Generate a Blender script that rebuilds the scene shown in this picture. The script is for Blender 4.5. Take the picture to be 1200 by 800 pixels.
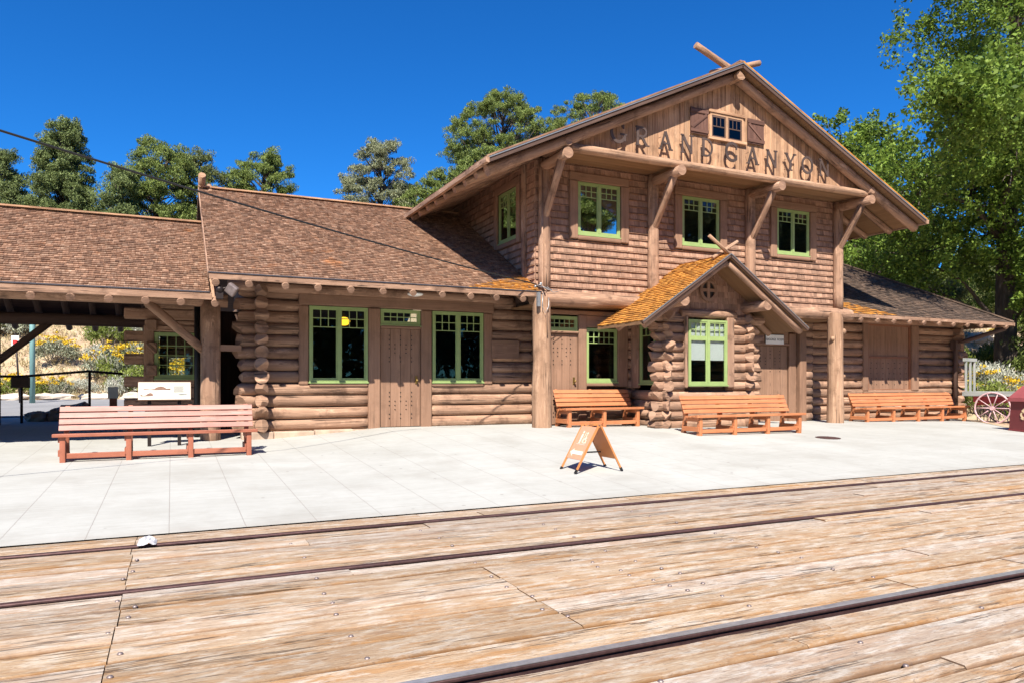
import bpy, bmesh, math, random
import numpy as np
from mathutils import Vector, Matrix, noise as mnoise
PI = math.pi
R = math.radians
random.seed(7)
RNG = np.random.default_rng(11)
for o in list(bpy.data.objects):
    bpy.data.objects.remove(o)
S = bpy.context.scene
COL = S.collection
V = Vector

# ------------------------------------------------------------------ camera, sky, sun, exposure
cd = bpy.data.cameras.new('camera')
cam = bpy.data.objects.new('camera', cd)
COL.objects.link(cam)
cam.location = (0, 0, 1.40)
cam.rotation_euler = (R(90), 0, R(-25.2))
cd.sensor_width = 36.0
cd.lens = 36.0 * 848 / 1200
cd.shift_y = 47 / 1200
cd.clip_end = 4000
cd.clip_start = 0.05
S.camera = cam

SUN = V((-.55, -1.0, 1.30)).normalized()
W = bpy.data.worlds.new('World')
S.world = W
W.use_nodes = True
wn = W.node_tree
bg = wn.nodes['Background']
sky = wn.nodes.new('ShaderNodeTexSky')
sky.sky_type = 'NISHITA'
sky.sun_disc = False
sky.sun_elevation = math.asin(SUN.z)
sky.sun_rotation = math.atan2(SUN.x, SUN.y)
sky.altitude = 2100
sky.air_density = 1.0
sky.dust_density = 1.0
sky.ozone_density = 4.0
hs = wn.nodes.new('ShaderNodeHueSaturation')       # polarised deep blue of the dry high-altitude sky
hs.inputs['Hue'].default_value = 0.500
hs.inputs['Saturation'].default_value = 1.25
wn.links.new(sky.outputs[0], hs.inputs['Color'])
pol = wn.nodes.new('ShaderNodeMix'); pol.data_type = 'RGBA'; pol.blend_type = 'MULTIPLY'
pol.inputs[0].default_value = 1.0
pol.inputs[7].default_value = (0.50, 1.34, 1.85, 1)
wn.links.new(hs.outputs[0], pol.inputs[6])
wn.links.new(pol.outputs[2], bg.inputs[0])
bg.inputs[1].default_value = 0.05

sl = bpy.data.lights.new('sun', 'SUN')
sl.energy = 5.0
sl.angle = R(0.53)
sl.color = (1.0, 0.93, 0.82)
sun = bpy.data.objects.new('sun', sl)
COL.objects.link(sun)
sun.location = (-20, -30, 40)
sun.rotation_euler = SUN.to_track_quat('Z', 'Y').to_euler()

S.view_settings.view_transform = 'Standard'
S.view_settings.look = 'None'
S.view_settings.exposure = 1.05
S.view_settings.gamma = 1.0
S.view_settings.use_curve_mapping = False
S.render.engine = 'CYCLES'

# ------------------------------------------------------------------ materials
class NT:
    def __init__(self, name, rough=.8):
        self.m = bpy.data.materials.new(name)
        self.m.use_nodes = True
        self.t = self.m.node_tree
        self.b = self.t.nodes['Principled BSDF']
        self.b.inputs['Roughness'].default_value = rough
    def n(self, typ, **kw):
        x = self.t.nodes.new(typ)
        for k, v in kw.items():
            setattr(x, k, v)
        return x
    def l(self, a, b):
        self.t.links.new(a, b)
    def val(self, sock, v):
        if hasattr(v, 'is_linked') or isinstance(v, bpy.types.NodeSocket):
            self.l(v, sock)
        else:
            sock.default_value = v
    def math(self, op, a, b=0.0, clamp=False):
        x = self.n('ShaderNodeMath', operation=op)
        x.use_clamp = clamp
        self.val(x.inputs[0], a); self.val(x.inputs[1], b)
        return x.outputs[0]
    def vmath(self, op, a, b):
        x = self.n('ShaderNodeVectorMath', operation=op)
        self.val(x.inputs[0], a); self.val(x.inputs[1], b)
        return x.outputs[0]
    def coord(self, which='UV'):
        return self.n('ShaderNodeTexCoord').outputs[which]
    def island(self):
        return self.n('ShaderNodeNewGeometry').outputs['Random Per Island']
    def noise(self, vec, scale=1.0, detail=5, rough=.55, dist=0.0):
        x = self.n('ShaderNodeTexNoise')
        x.inputs['Scale'].default_value = scale
        x.inputs['Detail'].default_value = detail
        x.inputs['Roughness'].default_value = rough
        x.inputs['Distortion'].default_value = dist
        self.val(x.inputs['Vector'], vec)
        return x.outputs[0]
    def ramp(self, fac, stops, interp='LINEAR'):
        x = self.n('ShaderNodeValToRGB')
        cr = x.color_ramp
        cr.interpolation = interp
        while len(cr.elements) < len(stops):
            cr.elements.new(0.5)
        for e, (p, c) in zip(cr.elements, stops):
            e.position = p
            e.color = (c, c, c, 1) if isinstance(c, (int, float)) else (*c, 1)
        self.val(x.inputs[0], fac)
        return x.outputs[0]
    def mix(self, fac, a, b, mode='MIX'):
        x = self.n('ShaderNodeMix', data_type='RGBA', blend_type=mode)
        self.val(x.inputs[0], fac)
        for s, c in ((x.inputs[6], a), (x.inputs[7], b)):
            if isinstance(c, tuple):
                s.default_value = (*c, 1)
            elif isinstance(c, (int, float)):
                s.default_value = (c, c, c, 1)
            else:
                self.l(c, s)
        return x.outputs[2]
    def bump(self, h, strength=.4, dist=.01):
        x = self.n('ShaderNodeBump')
        x.inputs['Strength'].default_value = strength
        x.inputs['Distance'].default_value = dist
        self.l(h, x.inputs['Height'])
        self.l(x.outputs[0], self.b.inputs['Normal'])
    def color(self, c):
        self.val(self.b.inputs['Base Color'], (*c, 1) if isinstance(c, tuple) else c)

def grain_vec(t, su, sv, coord='UV'):
    v = t.vmath('MULTIPLY', t.coord(coord), (su, sv, sv if coord != 'UV' else 1))
    r = t.n('ShaderNodeCombineXYZ')
    isl = t.island()
    t.l(t.math('MULTIPLY', isl, 61.0), r.inputs[0])
    t.l(t.math('MULTIPLY', isl, 37.0), r.inputs[1])
    t.l(t.math('MULTIPLY', isl, 91.0), r.inputs[2])
    return t.vmath('ADD', v, r.outputs[0]), isl

def wood(name, dark, mid, light, su=1.0, sv=18.0, var=.3, bump=.35, bd=.01, rough=.85, cracks=0.0, coord='UV',
         stain=None, stain_at=.62, wear=0.0):
    t = NT(name, rough)
    vec, isl = grain_vec(t, su, sv, coord)
    g = t.noise(vec, 1.0, 7, .62, .3)
    vec2 = t.vmath('MULTIPLY', vec, (.55, .14, .6))
    m = t.noise(vec2, 1.3, 4, .55)
    mixf = t.math('ADD', t.math('MULTIPLY', g, .6), t.math('MULTIPLY', m, .4))
    c = t.ramp(mixf, [(.33, dark), (.5, mid), (.66, light)])
    if stain:
        sv_ = t.noise(t.vmath('ADD', t.coord('Object'), (3.1, 7.7, 1.3)), 1.1, 5, .65)
        c = t.mix(t.ramp(sv_, [(stain_at, 0.0), (stain_at + .1, 1.0)]), c, stain)
    if wear:
        o_ = t.coord('Object')
        wv = t.noise(t.vmath('MULTIPLY', vec, (1.6, .55, 1)), 1.4, 6, .7)
        c = t.mix(t.ramp(wv, [(.56, 0.0), (.66, wear)]), c, tuple(min(1, x * 1.35) for x in light))
        dv = t.noise(t.vmath('ADD', o_, (11, 3, 5)), 2.3, 6, .7)
        c = t.mix(t.ramp(dv, [(.52, 0.0), (.68, wear)]), c, tuple(x * .55 for x in dark))
        kv = t.n('ShaderNodeTexVoronoi'); kv.inputs['Scale'].default_value = 1.0
        t.l(t.vmath('MULTIPLY', vec, (1.6, .45, 1)), kv.inputs['Vector'])
        c = t.mix(t.ramp(kv.outputs['Distance'], [(.035, .75), (.06, .3), (.085, 0.0)]), c, tuple(x * .35 for x in dark))
    k = t.math('ADD', t.math('MULTIPLY', isl, var), 1.0 - var * .5)
    c = t.mix(1.0, c, t.n('ShaderNodeCombineColor').outputs[0], 'MULTIPLY') if False else c
    h = t.n('ShaderNodeHueSaturation')
    t.l(c, h.inputs['Color'])
    t.l(k, h.inputs['Value'])
    c = h.outputs[0]
    hgt = g
    if cracks > 0:
        cv = t.noise(t.vmath('MULTIPLY', vec, (.35, 1.6, 1.6)), 1.0, 3, .5, .2)
        cr = t.math('ABSOLUTE', t.math('SUBTRACT', cv, .5))
        line = t.ramp(cr, [(.0, 1.0), (.02, 0.0)])
        gate = t.ramp(t.noise(vec2, 2.3, 2), [(.5, 0.0), (.6, 1.0)])
        ck = t.math('MULTIPLY', t.math('MULTIPLY', line, gate), cracks)
        c = t.mix(ck, c, tuple(x * .3 for x in dark))
        hgt = t.math('SUBTRACT', g, t.math('MULTIPLY', ck, .8))
    t.color(c)
    t.bump(hgt, bump, bd)
    return t.m

def plain(name, c, rough=.6, metal=0.0, var=.12, nscale=6.0, bump=0.0, isl=0.0):
    t = NT(name, rough)
    n = t.noise(t.coord('Object'), nscale, 6, .6)
    f = t.ramp(n, [(.3, 1 - var), (.7, 1 + var)])
    x = t.n('ShaderNodeMix', data_type='RGBA', blend_type='MULTIPLY')
    x.inputs[0].default_value = 1
    x.inputs[6].default_value = (*c, 1)
    t.l(f, x.inputs[7])
    out = x.outputs[2]
    if isl:
        h = t.n('ShaderNodeHueSaturation')
        t.l(out, h.inputs['Color'])
        t.l(t.math('ADD', t.math('MULTIPLY', t.island(), isl), 1 - isl * .5), h.inputs['Value'])
        out = h.outputs[0]
    t.color(out)
    t.b.inputs['Metallic'].default_value = metal
    if bump:
        t.bump(n, bump, .01)
    return t.m

M = {}
M['log'] = wood('painted_log', (0.206, 0.112, 0.07), (0.299, 0.175, 0.113), (0.388, 0.241, 0.161), .8, 9, .40, .9, .03, .88, 1.0, wear=.8)
M['post'] = wood('weathered_post', (0.205, 0.109, 0.061), (0.33, 0.195, 0.12), (0.436, 0.275, 0.179), .8, 14, .25, .8, .025, .9, 1.0, wear=.6)
M['trim'] = wood('painted_trim', (0.184, 0.099, 0.061), (0.24, 0.135, 0.085), (0.284, 0.165, 0.107), .7, 14, .2, .4, .008, .85, .6, wear=.3)
M['gable'] = wood('gable_board', (0.227, 0.113, 0.06), (0.408, 0.235, 0.135), (0.508, 0.312, 0.187), .9, 20, .4, .5, .012, .85, 1.0, wear=.45)
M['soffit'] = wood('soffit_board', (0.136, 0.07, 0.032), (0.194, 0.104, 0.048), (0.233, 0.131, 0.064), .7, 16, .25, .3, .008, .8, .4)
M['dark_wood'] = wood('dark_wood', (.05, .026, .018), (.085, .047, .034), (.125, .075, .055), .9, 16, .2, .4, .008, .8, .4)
M['shutter'] = wood('shutter_paint', (.06, .026, .017), (.12, .055, .038), (.18, .09, .065), .9, 16, .2, .4, .008, .8, .4)
M['wall_shingle'] = wood('wall_shingle', (0.18, 0.096, 0.062), (0.31, 0.177, 0.118), (0.407, 0.252, 0.171), 3.0, 26, .55, .4, .006, .85, .5,
                         stain=(.42, .20, .05), stain_at=.74)
M['roof_shingle'] = wood('roof_shingle', (0.097, 0.045, 0.026), (0.207, 0.11, 0.065), (0.34, 0.225, 0.155), 2.0, 22, .62, .5, .008, .9, .5,
                         stain=(.32, .13, .045), stain_at=.64)
M['mossy_shingle'] = wood('lichen_shingle', (.17, .065, .015), (.40, .17, .025), (.54, .27, .05), 3.0, 20, .6, .5, .008, .9, .3)
M['dark_shingle'] = wood('shade_darkened_shingle', (.026, .017, .012), (.070, .045, .031), (.19, .122, .083), 2.0, 20, .8, .5, .008, .9, .4)  # right wing roof: dappled tree shade is partly put into this darker colour
M['green'] = plain('green_paint', (.26, .345, .13), .5, 0, .1)
M['bench'] = wood('orange_bench_paint', (.39, .132, .05), (.47, .172, .07), (.54, .215, .095), .8, 18, .18, .2, .004, .55, .25, wear=.38)
M['bench_pale'] = wood('sunbleached_bench_paint', (0.35, 0.154, 0.117), (0.42, 0.205, 0.165), (0.476, 0.257, 0.216), .8, 18, .14, .2, .004, .6, .3, wear=.38)
M['bench_red'] = wood('red_bench_paint', (0.281, 0.085, 0.047), (0.34, 0.111, 0.062), (0.385, 0.141, 0.086), .8, 18, .14, .2, .004, .55, .2, wear=.38)
M['rust_frame'] = plain('rust_brown_paint', (.22, .085, .04), .6, 0, .15)
M['iron'] = plain('dark_iron', (.04, .03, .028), .5, .7, .2)
M['bolt'] = plain('bolt_steel', (.25, .20, .19), .5, .6, .3, 20)
M['grey_metal'] = plain('grey_metal', (.32, .33, .34), .4, .6, .1)
M['black'] = plain('black_metal', (.018, .017, .018), .5, .2, .2)
M['grey_paper'] = plain('grey_paper', (.42, .42, .45), .7, 0, .3, 25)
M['white'] = plain('white_paint', (.78, .77, .74), .5, 0, .05)
M['text'] = plain('dark_lettering', (.05, .045, .045), .6, 0, .1)
M['letter'] = plain('rusty_letter', (.085, .057, .047), .6, .3, .35, 3.0, .2, .3)
M['flash'] = plain('lead_flashing', (.10, .095, .11), .4, .5, .2)
M['maroon'] = plain('maroon_plastic', (.155, .028, .032), .45, 0, .15, 3)
M['maroon_top'] = plain('faded_maroon_plastic', (.30, .075, .08), .5, 0, .12, 3)
M['pale_decal'] = plain('pale_decal', (.70, .58, .47), .6)
M['yellowish'] = plain('cream_decal', (.75, .55, .33), .6)
M['sandwich'] = plain('tan_sign_panel', (.56, .27, .165), .5, 0, .06, 4)
M['sandwich_back'] = plain('orange_sign_panel', (.50, .19, .06), .55, 0, .08, 4)
M['grey_wood'] = wood('grey_wood', (.16, .17, .16), (.27, .28, .26), (.37, .37, .345), 1.0, 16, .2, .4, .008, .85, .6)
M['pinkred'] = plain('sunfaded_red_paint', (.50, .32, .33), .5, 0, .3, 12)
M['red'] = plain('red_paint', (.36, .03, .03), .5, 0, .15, 5)
M['teal'] = plain('teal_pole_paint', (.16, .30, .29), .5, 0, .1)
M['sign_red'] = plain('sign_red', (.55, .03, .03), .5)
M['brown_sign'] = plain('brown_sign', (.05, .022, .014), .5)
M['panel'] = plain('cream_panel', (.58, .54, .46), .4, 0, .03)
M['art'] = plain('brown_ink', (.14, .065, .035), .6, 0, .35, 14)
M['art_green'] = plain('grey_green_ink', (.07, .085, .08), .6, 0, .3, 14)
M['sandstone'] = plain('sandstone', (.40, .29, .215), .9, 0, .3, 3, .6, .3)
M['limestone'] = plain('limestone', (.50, .42, .34), .9, 0, .25, 3, .6, .25)
M['boulder'] = plain('dark_boulder', (.26, .22, .19), .9, 0, .35, 3, .7, .3)
M['wire'] = plain('black_cable', (.012, .012, .012), .6)
M['blind'] = plain('white_blind', (.80, .80, .82), .8, 0, .02)
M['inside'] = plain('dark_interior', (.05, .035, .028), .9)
M['brass'] = plain('brass', (.28, .19, .06), .35, .8)
M['bark'] = wood('bark', (.030, .022, .017), (.075, .055, .042), (.16, .125, .10), 2.0, 10, .2, .9, .03, .95)
M['bare'] = wood('dead_branch', (.16, .12, .10), (.28, .23, .19), (.38, .32, .28), 2.0, 10, .3, .5, .01, .95)

def glass_mat(name, tint, spec=.9):
    t = NT(name, .02)
    t.t.nodes.remove(t.b)
    out = t.t.nodes['Material Output']
    tr = t.n('ShaderNodeBsdfTransparent'); tr.inputs[0].default_value = (*tint, 1)
    gl = t.n('ShaderNodeBsdfGlossy'); gl.inputs['Roughness'].default_value = .015
    gl.inputs['Color'].default_value = (spec, spec, spec, 1)
    lw_ = t.n('ShaderNodeLayerWeight'); lw_.inputs[0].default_value = .5
    nz = t.n('ShaderNodeBump'); nz.inputs['Strength'].default_value = .05; nz.inputs['Distance'].default_value = .02
    t.l(t.noise(t.coord('Object'), 3.0, 1), nz.inputs['Height'])
    t.l(nz.outputs[0], gl.inputs['Normal'])
    mx = t.n('ShaderNodeMixShader')
    f2 = t.math('ADD', t.math('MULTIPLY', t.math('POWER', lw_.outputs[1], 4.0), .9), .035, True)
    t.l(f2, mx.inputs[0]); t.l(tr.outputs[0], mx.inputs[1]); t.l(gl.outputs[0], mx.inputs[2])
    t.l(mx.outputs[0], out.inputs[0])
    return t.m
M['glass'] = glass_mat('window_glass', (.80, .83, .81))

def emit(name, c, s):
    t = NT(name)
    t.b.inputs['Emission Color'].default_value = (*c, 1)
    t.b.inputs['Emission Strength'].default_value = s
    t.color(c)
    return t.m
M['lamp_glow'] = emit('lamp_glow', (1.0, .50, .03), 1.6)

def leaf(name, c1, c2, c3, transl=.35, rough=.6):
    t = NT(name, rough)
    col = t.ramp(t.island(), [(0, c1), (.5, c2), (1, c3)])
    ns = t.noise(t.coord('Object'), .5, 3)
    h = t.n('ShaderNodeHueSaturation')
    t.l(col, h.inputs['Color'])
    t.l(t.ramp(ns, [(.3, .75), (.7, 1.2)]), h.inputs['Value'])
    t.color(h.outputs[0])
    tl = t.n('ShaderNodeBsdfTranslucent')
    t.l(h.outputs[0], tl.inputs[0])
    mx = t.n('ShaderNodeMixShader'); mx.inputs[0].default_value = transl
    out = t.t.nodes['Material Output']
    t.l(t.b.outputs[0], mx.inputs[1]); t.l(tl.outputs[0], mx.inputs[2]); t.l(mx.outputs[0], out.inputs[0])
    t.b.inputs['Specular IOR Level'].default_value = .25
    return t.m
M['elm'] = leaf('broad_leaf', (.062, .112, .015), (.135, .215, .028), (.24, .335, .055), .34)
M['pine'] = leaf('pine_needle', (.080, .112, .038), (.14, .18, .055), (.20, .245, .085), .15)
M['pinyon'] = leaf('pinyon_needle', (.085, .125, .028), (.155, .205, .045), (.235, .28, .075), .15)
M['grey_pine'] = leaf('grey_needle', (.14, .16, .08), (.22, .235, .125), (.31, .32, .19), .15)
M['juniper'] = leaf('juniper_scale', (.075, .10, .032), (.135, .165, .05), (.20, .225, .085), .15)
M['sage'] = leaf('sage_leaf', (.20, .22, .14), (.30, .32, .22), (.40, .41, .30), .2)
M['sage_white'] = leaf('pale_sage_leaf', (.36, .38, .30), (.46, .47, .39), (.55, .55, .47), .2)
M['bush'] = leaf('green_bush_leaf', (.12, .16, .035), (.20, .25, .05), (.28, .32, .075), .3)
M['flower'] = leaf('yellow_flower', (.58, .36, .015), (.72, .48, .02), (.75, .55, .06), .2)
M['drygrass'] = leaf('dry_grass', (.30, .24, .12), (.42, .34, .19), (.52, .44, .26), .2)

# ------------------------------------------------------------------ mesh builder
class MB:
    def __init__(self):
        self.v = []; self.f = []; self.uv = []; self.sm = []; self.mi = []
    def face(self, idx, uvs, smooth=False, mi=0):
        self.f.append(idx); self.uv.append(uvs); self.sm.append(smooth); self.mi.append(mi)
    def hexa(self, p, mi=0, skip=()):
        """8 points: bottom 0-3 counter-clockwise, top 4-7 above them; u runs along the longest edge"""
        b = len(self.v)
        p = [V(q) for q in p]
        self.v += [tuple(q) for q in p]
        L = [(p[1] - p[0]).length, (p[3] - p[0]).length, (p[4] - p[0]).length]
        ax = L.index(max(L))
        P = [(0, 0, 0), (1, 0, 0), (1, 1, 0), (0, 1, 0), (0, 0, 1), (1, 0, 1), (1, 1, 1), (0, 1, 1)]
        o = [i for i in range(3) if i != ax]
        rnd = random.random() * 9
        for k, fc in enumerate(((0, 3, 2, 1), (4, 5, 6, 7), (0, 1, 5, 4), (2, 3, 7, 6), (1, 2, 6, 5), (3, 0, 4, 7))):
            if k in skip:
                continue
            uv = []
            for i in fc:
                c = P[i]
                uv.append((c[ax] * L[ax] + rnd, c[o[0]] * L[o[0]] + c[o[1]] * L[o[1]] * 1.0 + rnd))
            self.face([b + i for i in fc], uv, False, mi)
        return self
    def box(self, x0, x1, y0, y1, z0, z1, mi=0):
        return self.hexa([(x0, y0, z0), (x1, y0, z0), (x1, y1, z0), (x0, y1, z0),
                          (x0, y0, z1), (x1, y0, z1), (x1, y1, z1), (x0, y1, z1)], mi)
    def bar(self, a, b, w, h, up=(0, 0, 1), mi=0):
        a = V(a); b = V(b); d = (b - a).normalized()
        s = d.cross(V(up))
        if s.length < 1e-5:
            s = d.cross(V((0, 1, 0)))
        s.normalize(); u = s.cross(d).normalized()
        s *= w / 2; u *= h / 2
        return self.hexa([a - s - u, b - s - u, b + s - u, a + s - u, a - s + u, b - s + u, b + s + u, a + s + u], mi)
    def log(self, a, b, r0, r1=None, seg=14, step=.35, wob=.03, hew0=None, hew1=None, smooth=True, mi=0, sq=0.0):
        """a round log with uneven thickness; hew0/hew1 = axe-cut ends as a list of sloped planes"""
        r1 = r0 if r1 is None else r1
        a = V(a); b = V(b); D = b - a; L = D.length; d = D / L
        s = d.cross(V((0, 0, 1)))
        if s.length < 1e-4:
            s = V((1, 0, 0))
        s.normalize(); u = s.cross(d).normalized()
        n = max(1, int(L / step))
        seed = V((random.random() * 50, random.random() * 50, random.random() * 50))
        def ring(t, rr):
            out = []
            for k in range(seg):
                th = 2 * PI * k / seg
                w = 1 + wob * mnoise.noise(seed + V((t * 1.3, 1.7 * math.cos(th), 1.7 * math.sin(th)))) * 2
                cx, cy = math.cos(th), math.sin(th)
                if sq: w /= (abs(cx) ** sq + abs(cy) ** sq) ** (1 / sq)
                out.append((cx * rr * w, cy * rr * w))
            return out
        def cut(planes, x, y, r):
            if not planes:
                return 0.0
            return max(0.0, max(c + (x * sx + y * sy) for c, sx, sy in planes))
        base = len(self.v)
        for i in range(n + 1):
            t = L * i / n
            rr = r0 + (r1 - r0) * i / n
            bend = s * (wob * .35 * r0 * 2 * mnoise.noise(seed + V((t * .6, 9, 1)))) + u * (wob * .35 * r0 * 2 * mnoise.noise(seed + V((t * .6, 3, 8))))
            for (x, y) in ring(t, rr):
                tt = t
                if i == n: tt = L - cut(hew1, x, y, rr)
                if i == 0: tt = cut(hew0, x, y, rr)
                q = a + d * tt + s * x + u * y + bend
                self.v.append(tuple(q))
        circ = 2 * PI * r0
        ro = random.random() * 20
        for i in range(n):
            for k in range(seg):
                k2 = (k + 1) % seg
                i0 = base + i * seg
                u0, u1 = L * i / n + ro, L * (i + 1) / n + ro
                v0, v1 = circ * k / seg, circ * (k + 1) / seg
                self.face([i0 + k, i0 + k2, i0 + seg + k2, i0 + seg + k], [(u0, v0), (u0, v1), (u1, v1), (u1, v0)], smooth and not (hew0 and i == 0) and not (hew1 and i == n - 1), mi)
        for end in (0, 1):
            planes = hew1 if end else hew0
            ri = base + (n * seg if end else 0)
            rr = r1 if end else r0
            prev = [ri + k for k in range(seg)]
            pl = [(self.v[i]) for i in prev]
            t = L if end else 0
            cen = a + d * t
            # end cap of two rings and a centre
            for fr in (.6, 0.0):
                if fr:
                    cur = []
                    for k in range(seg):
                        q0 = V(pl[k]); rel = q0 - cen
                        x, y = rel.dot(s) * fr, rel.dot(u) * fr
                        tt = (L - cut(planes, x, y, rr)) if end else cut(planes, x, y, rr)
                        cur.append(len(self.v)); self.v.append(tuple(a + d * tt + s * x + u * y))
                    for k in range(seg):
                        k2 = (k + 1) % seg
                        fc = [prev[k], prev[k2], cur[k2], cur[k]]
                        if not end: fc.reverse()
                        self.face(fc, [(self_uv(self.v[i], a, s, u)) for i in fc], False, mi)
                    prev = cur
                else:
                    tt = (L - cut(planes, 0, 0, rr)) if end else cut(planes, 0, 0, rr)
                    ci = len(self.v); self.v.append(tuple(a + d * tt))
                    for k in range(seg):
                        k2 = (k + 1) % seg
                        fc = [prev[k], prev[k2], ci]
                        if not end: fc.reverse()
                        self.face(fc, [(self_uv(self.v[i], a, s, u)) for i in fc], False, mi)
        return self
    def tube(self, pts, rad, seg=8, mi=0, smooth=True):
        pts = [V(p) for p in pts]
        rads = rad if isinstance(rad, (list, tuple)) else [rad] * len(pts)
        base = len(self.v); n = len(pts); Ls = 0; us = []
        side = None
        for i, p in enumerate(pts):
            d = (pts[min(i + 1, n - 1)] - pts[max(i - 1, 0)]).normalized()
            if side is None:
                side = d.cross(V((0, 0, 1)))
                if side.length < 1e-3: side = V((1, 0, 0))
            side = (side - d * side.dot(d)).normalized()
            up = side.cross(d)
            if i: Ls += (p - pts[i - 1]).length
            us.append(Ls)
            for k in range(seg):
                th = 2 * PI * k / seg
                self.v.append(tuple(p + (side * math.cos(th) + up * math.sin(th)) * rads[i]))
        c = 2 * PI * rads[0]
        for i in range(n - 1):
            for k in range(seg):
                k2 = (k + 1) % seg
                i0 = base + i * seg
                self.face([i0 + k, i0 + k2, i0 + seg + k2, i0 + seg + k],
                          [(us[i], c * k / seg), (us[i], c * (k + 1) / seg), (us[i + 1], c * (k + 1) / seg), (us[i + 1], c * k / seg)], smooth, mi)
        self.face([base + k for k in range(seg)][::-1], [(0, 0)] * seg, False, mi)
        self.face([base + (n - 1) * seg + k for k in range(seg)], [(0, 0)] * seg, False, mi)
        return self
    def prism(self, poly, o, ex, ey, depth, mi=0):
        """extrude a 2D polygon (in the plane o + x*ex + y*ey) by the vector depth"""
        o = V(o); ex = V(ex); ey = V(ey); dp = V(depth)
        b = len(self.v); n = len(poly)
        for q in (V((0, 0, 0)), dp):
            for x, y in poly:
                self.v.append(tuple(o + ex * x + ey * y + q))
        uv = [(x, y) for x, y in poly]
        nrm = ex.cross(ey)
        area = sum(poly[i][0] * poly[(i + 1) % n][1] - poly[(i + 1) % n][0] * poly[i][1] for i in range(n))
        fl = (nrm.dot(dp) > 0) == (area > 0)
        A = list(range(n))
        self.face([b + i for i in (A[::-1] if fl else A)], [uv[i] for i in (A[::-1] if fl else A)], False, mi)
        self.face([b + n + i for i in (A if fl else A[::-1])], [uv[i] for i in (A if fl else A[::-1])], False, mi)
        for i in range(n):
            j = (i + 1) % n
            fc = [b + i, b + j, b + n + j, b + n + i]
            L = math.dist(poly[i], poly[j]); D = dp.length
            u = [(0, 0), (L, 0), (L, D), (0, D)]
            if not fl: fc.reverse(); u.reverse()
            self.face(fc, u, False, mi)
        return self
    def grid(self, P, smooth=True, mi=0):
        b = len(self.v); ny = len(P); nx = len(P[0])
        for row in P:
            self.v += [tuple(q) for q in row]
        for j in range(ny - 1):
            for i in range(nx - 1):
                fc = [b + j * nx + i, b + j * nx + i + 1, b + (j + 1) * nx + i + 1, b + (j + 1) * nx + i]
                self.face(fc, [(self.v[k][0], self.v[k][1]) for k in fc], smooth, mi)
        return self
    def sphere(self, c, r, seg=12, rings=8, sc=(1, 1, 1), mi=0):
        P = []
        for j in range(rings + 1):
            ph = -PI / 2 + PI * j / rings
            P.append([(c[0] + r * sc[0] * math.cos(ph) * math.cos(2 * PI * i / seg), c[1] + r * sc[1] * math.cos(ph) * math.sin(2 * PI * i / seg),
                       c[2] + r * sc[2] * math.sin(ph)) for i in range(seg + 1)])
        return self.grid(P, True, mi)
    def build(self, name, mats, parent=None, origin=None, bevel=0.0, recalc=True):
        me = bpy.data.meshes.new(name)
        org = V(origin) if origin is not None else (world_of(parent) if parent else V((0, 0, 0)))
        me.from_pydata([(x - org.x, y - org.y, z - org.z) for x, y, z in self.v], [], self.f)
        uvl = me.uv_layers.new(name='UVMap')
        flat = [c for fu in self.uv for uv in fu for c in uv]
        uvl.data.foreach_set('uv', flat)
        me.polygons.foreach_set('use_smooth', self.sm)
        if not isinstance(mats, (list, tuple)): mats = [mats]
        for m in mats: me.materials.append(m)
        if len(mats) > 1: me.polygons.foreach_set('material_index', self.mi)
        if recalc:
            bm = bmesh.new(); bm.from_mesh(me); bmesh.ops.recalc_face_normals(bm, faces=bm.faces); bm.to_mesh(me); bm.free()
        me.update()
        ob = bpy.data.objects.new(name, me)
        COL.objects.link(ob)
        if parent: ob.parent = parent
        else: ob.location = org
        if bevel:
            md = ob.modifiers.new('bevel', 'BEVEL'); md.width = bevel; md.segments = 2; md.limit_method = 'ANGLE'; md.angle_limit = R(40)
        return ob

def self_uv(q, a, s, u):
    r = V(q) - a
    return (r.dot(s) * .6, r.dot(u))

def world_of(o):
    p = V((0, 0, 0))
    while o is not None:
        p += o.location; o = o.parent
    return p

def tag(o, label=None, cat=None, group=None, kind=None):
    if label: o['label'] = label
    if cat: o['category'] = cat
    if group: o['group'] = group
    if kind: o['kind'] = kind
    return o
def thing(name, loc, label, cat, group=None, rz=0.0):
    o = bpy.data.objects.new(name, None)
    o.empty_display_size = .2
    COL.objects.link(o); o.location = loc; o.rotation_euler = (0, 0, rz)
    return tag(o, label, cat, group)
def copy_tree(o, parent=None):
    c = o.copy(); COL.objects.link(c)
    if parent is not None: c.parent = parent
    for ch in list(o.children): copy_tree(ch, c)
    return c
def hew(r, kind=None):
    """random axe-cut planes for a log end of radius r"""
    k = kind if kind is not None else random.random()
    th = random.uniform(0, 2 * PI)
    if k < .35:      # one sloping cut
        s = random.uniform(.7, 1.4)
        return [(s * r * .3, s * math.cos(th), s * math.sin(th))]
    if k < .75:      # wedge
        s = random.uniform(.8, 1.6)
        return [(0, s * math.cos(th), s * math.sin(th)), (0, -s * .8 * math.cos(th + .4), -s * .8 * math.sin(th + .4))]
    out = []
    for j in range(3):
        a = th + j * 2.1 + random.uniform(-.3, .3); s = random.uniform(.7, 1.4)
        out.append((0, s * math.cos(a), s * math.sin(a)))
    return out

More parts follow.
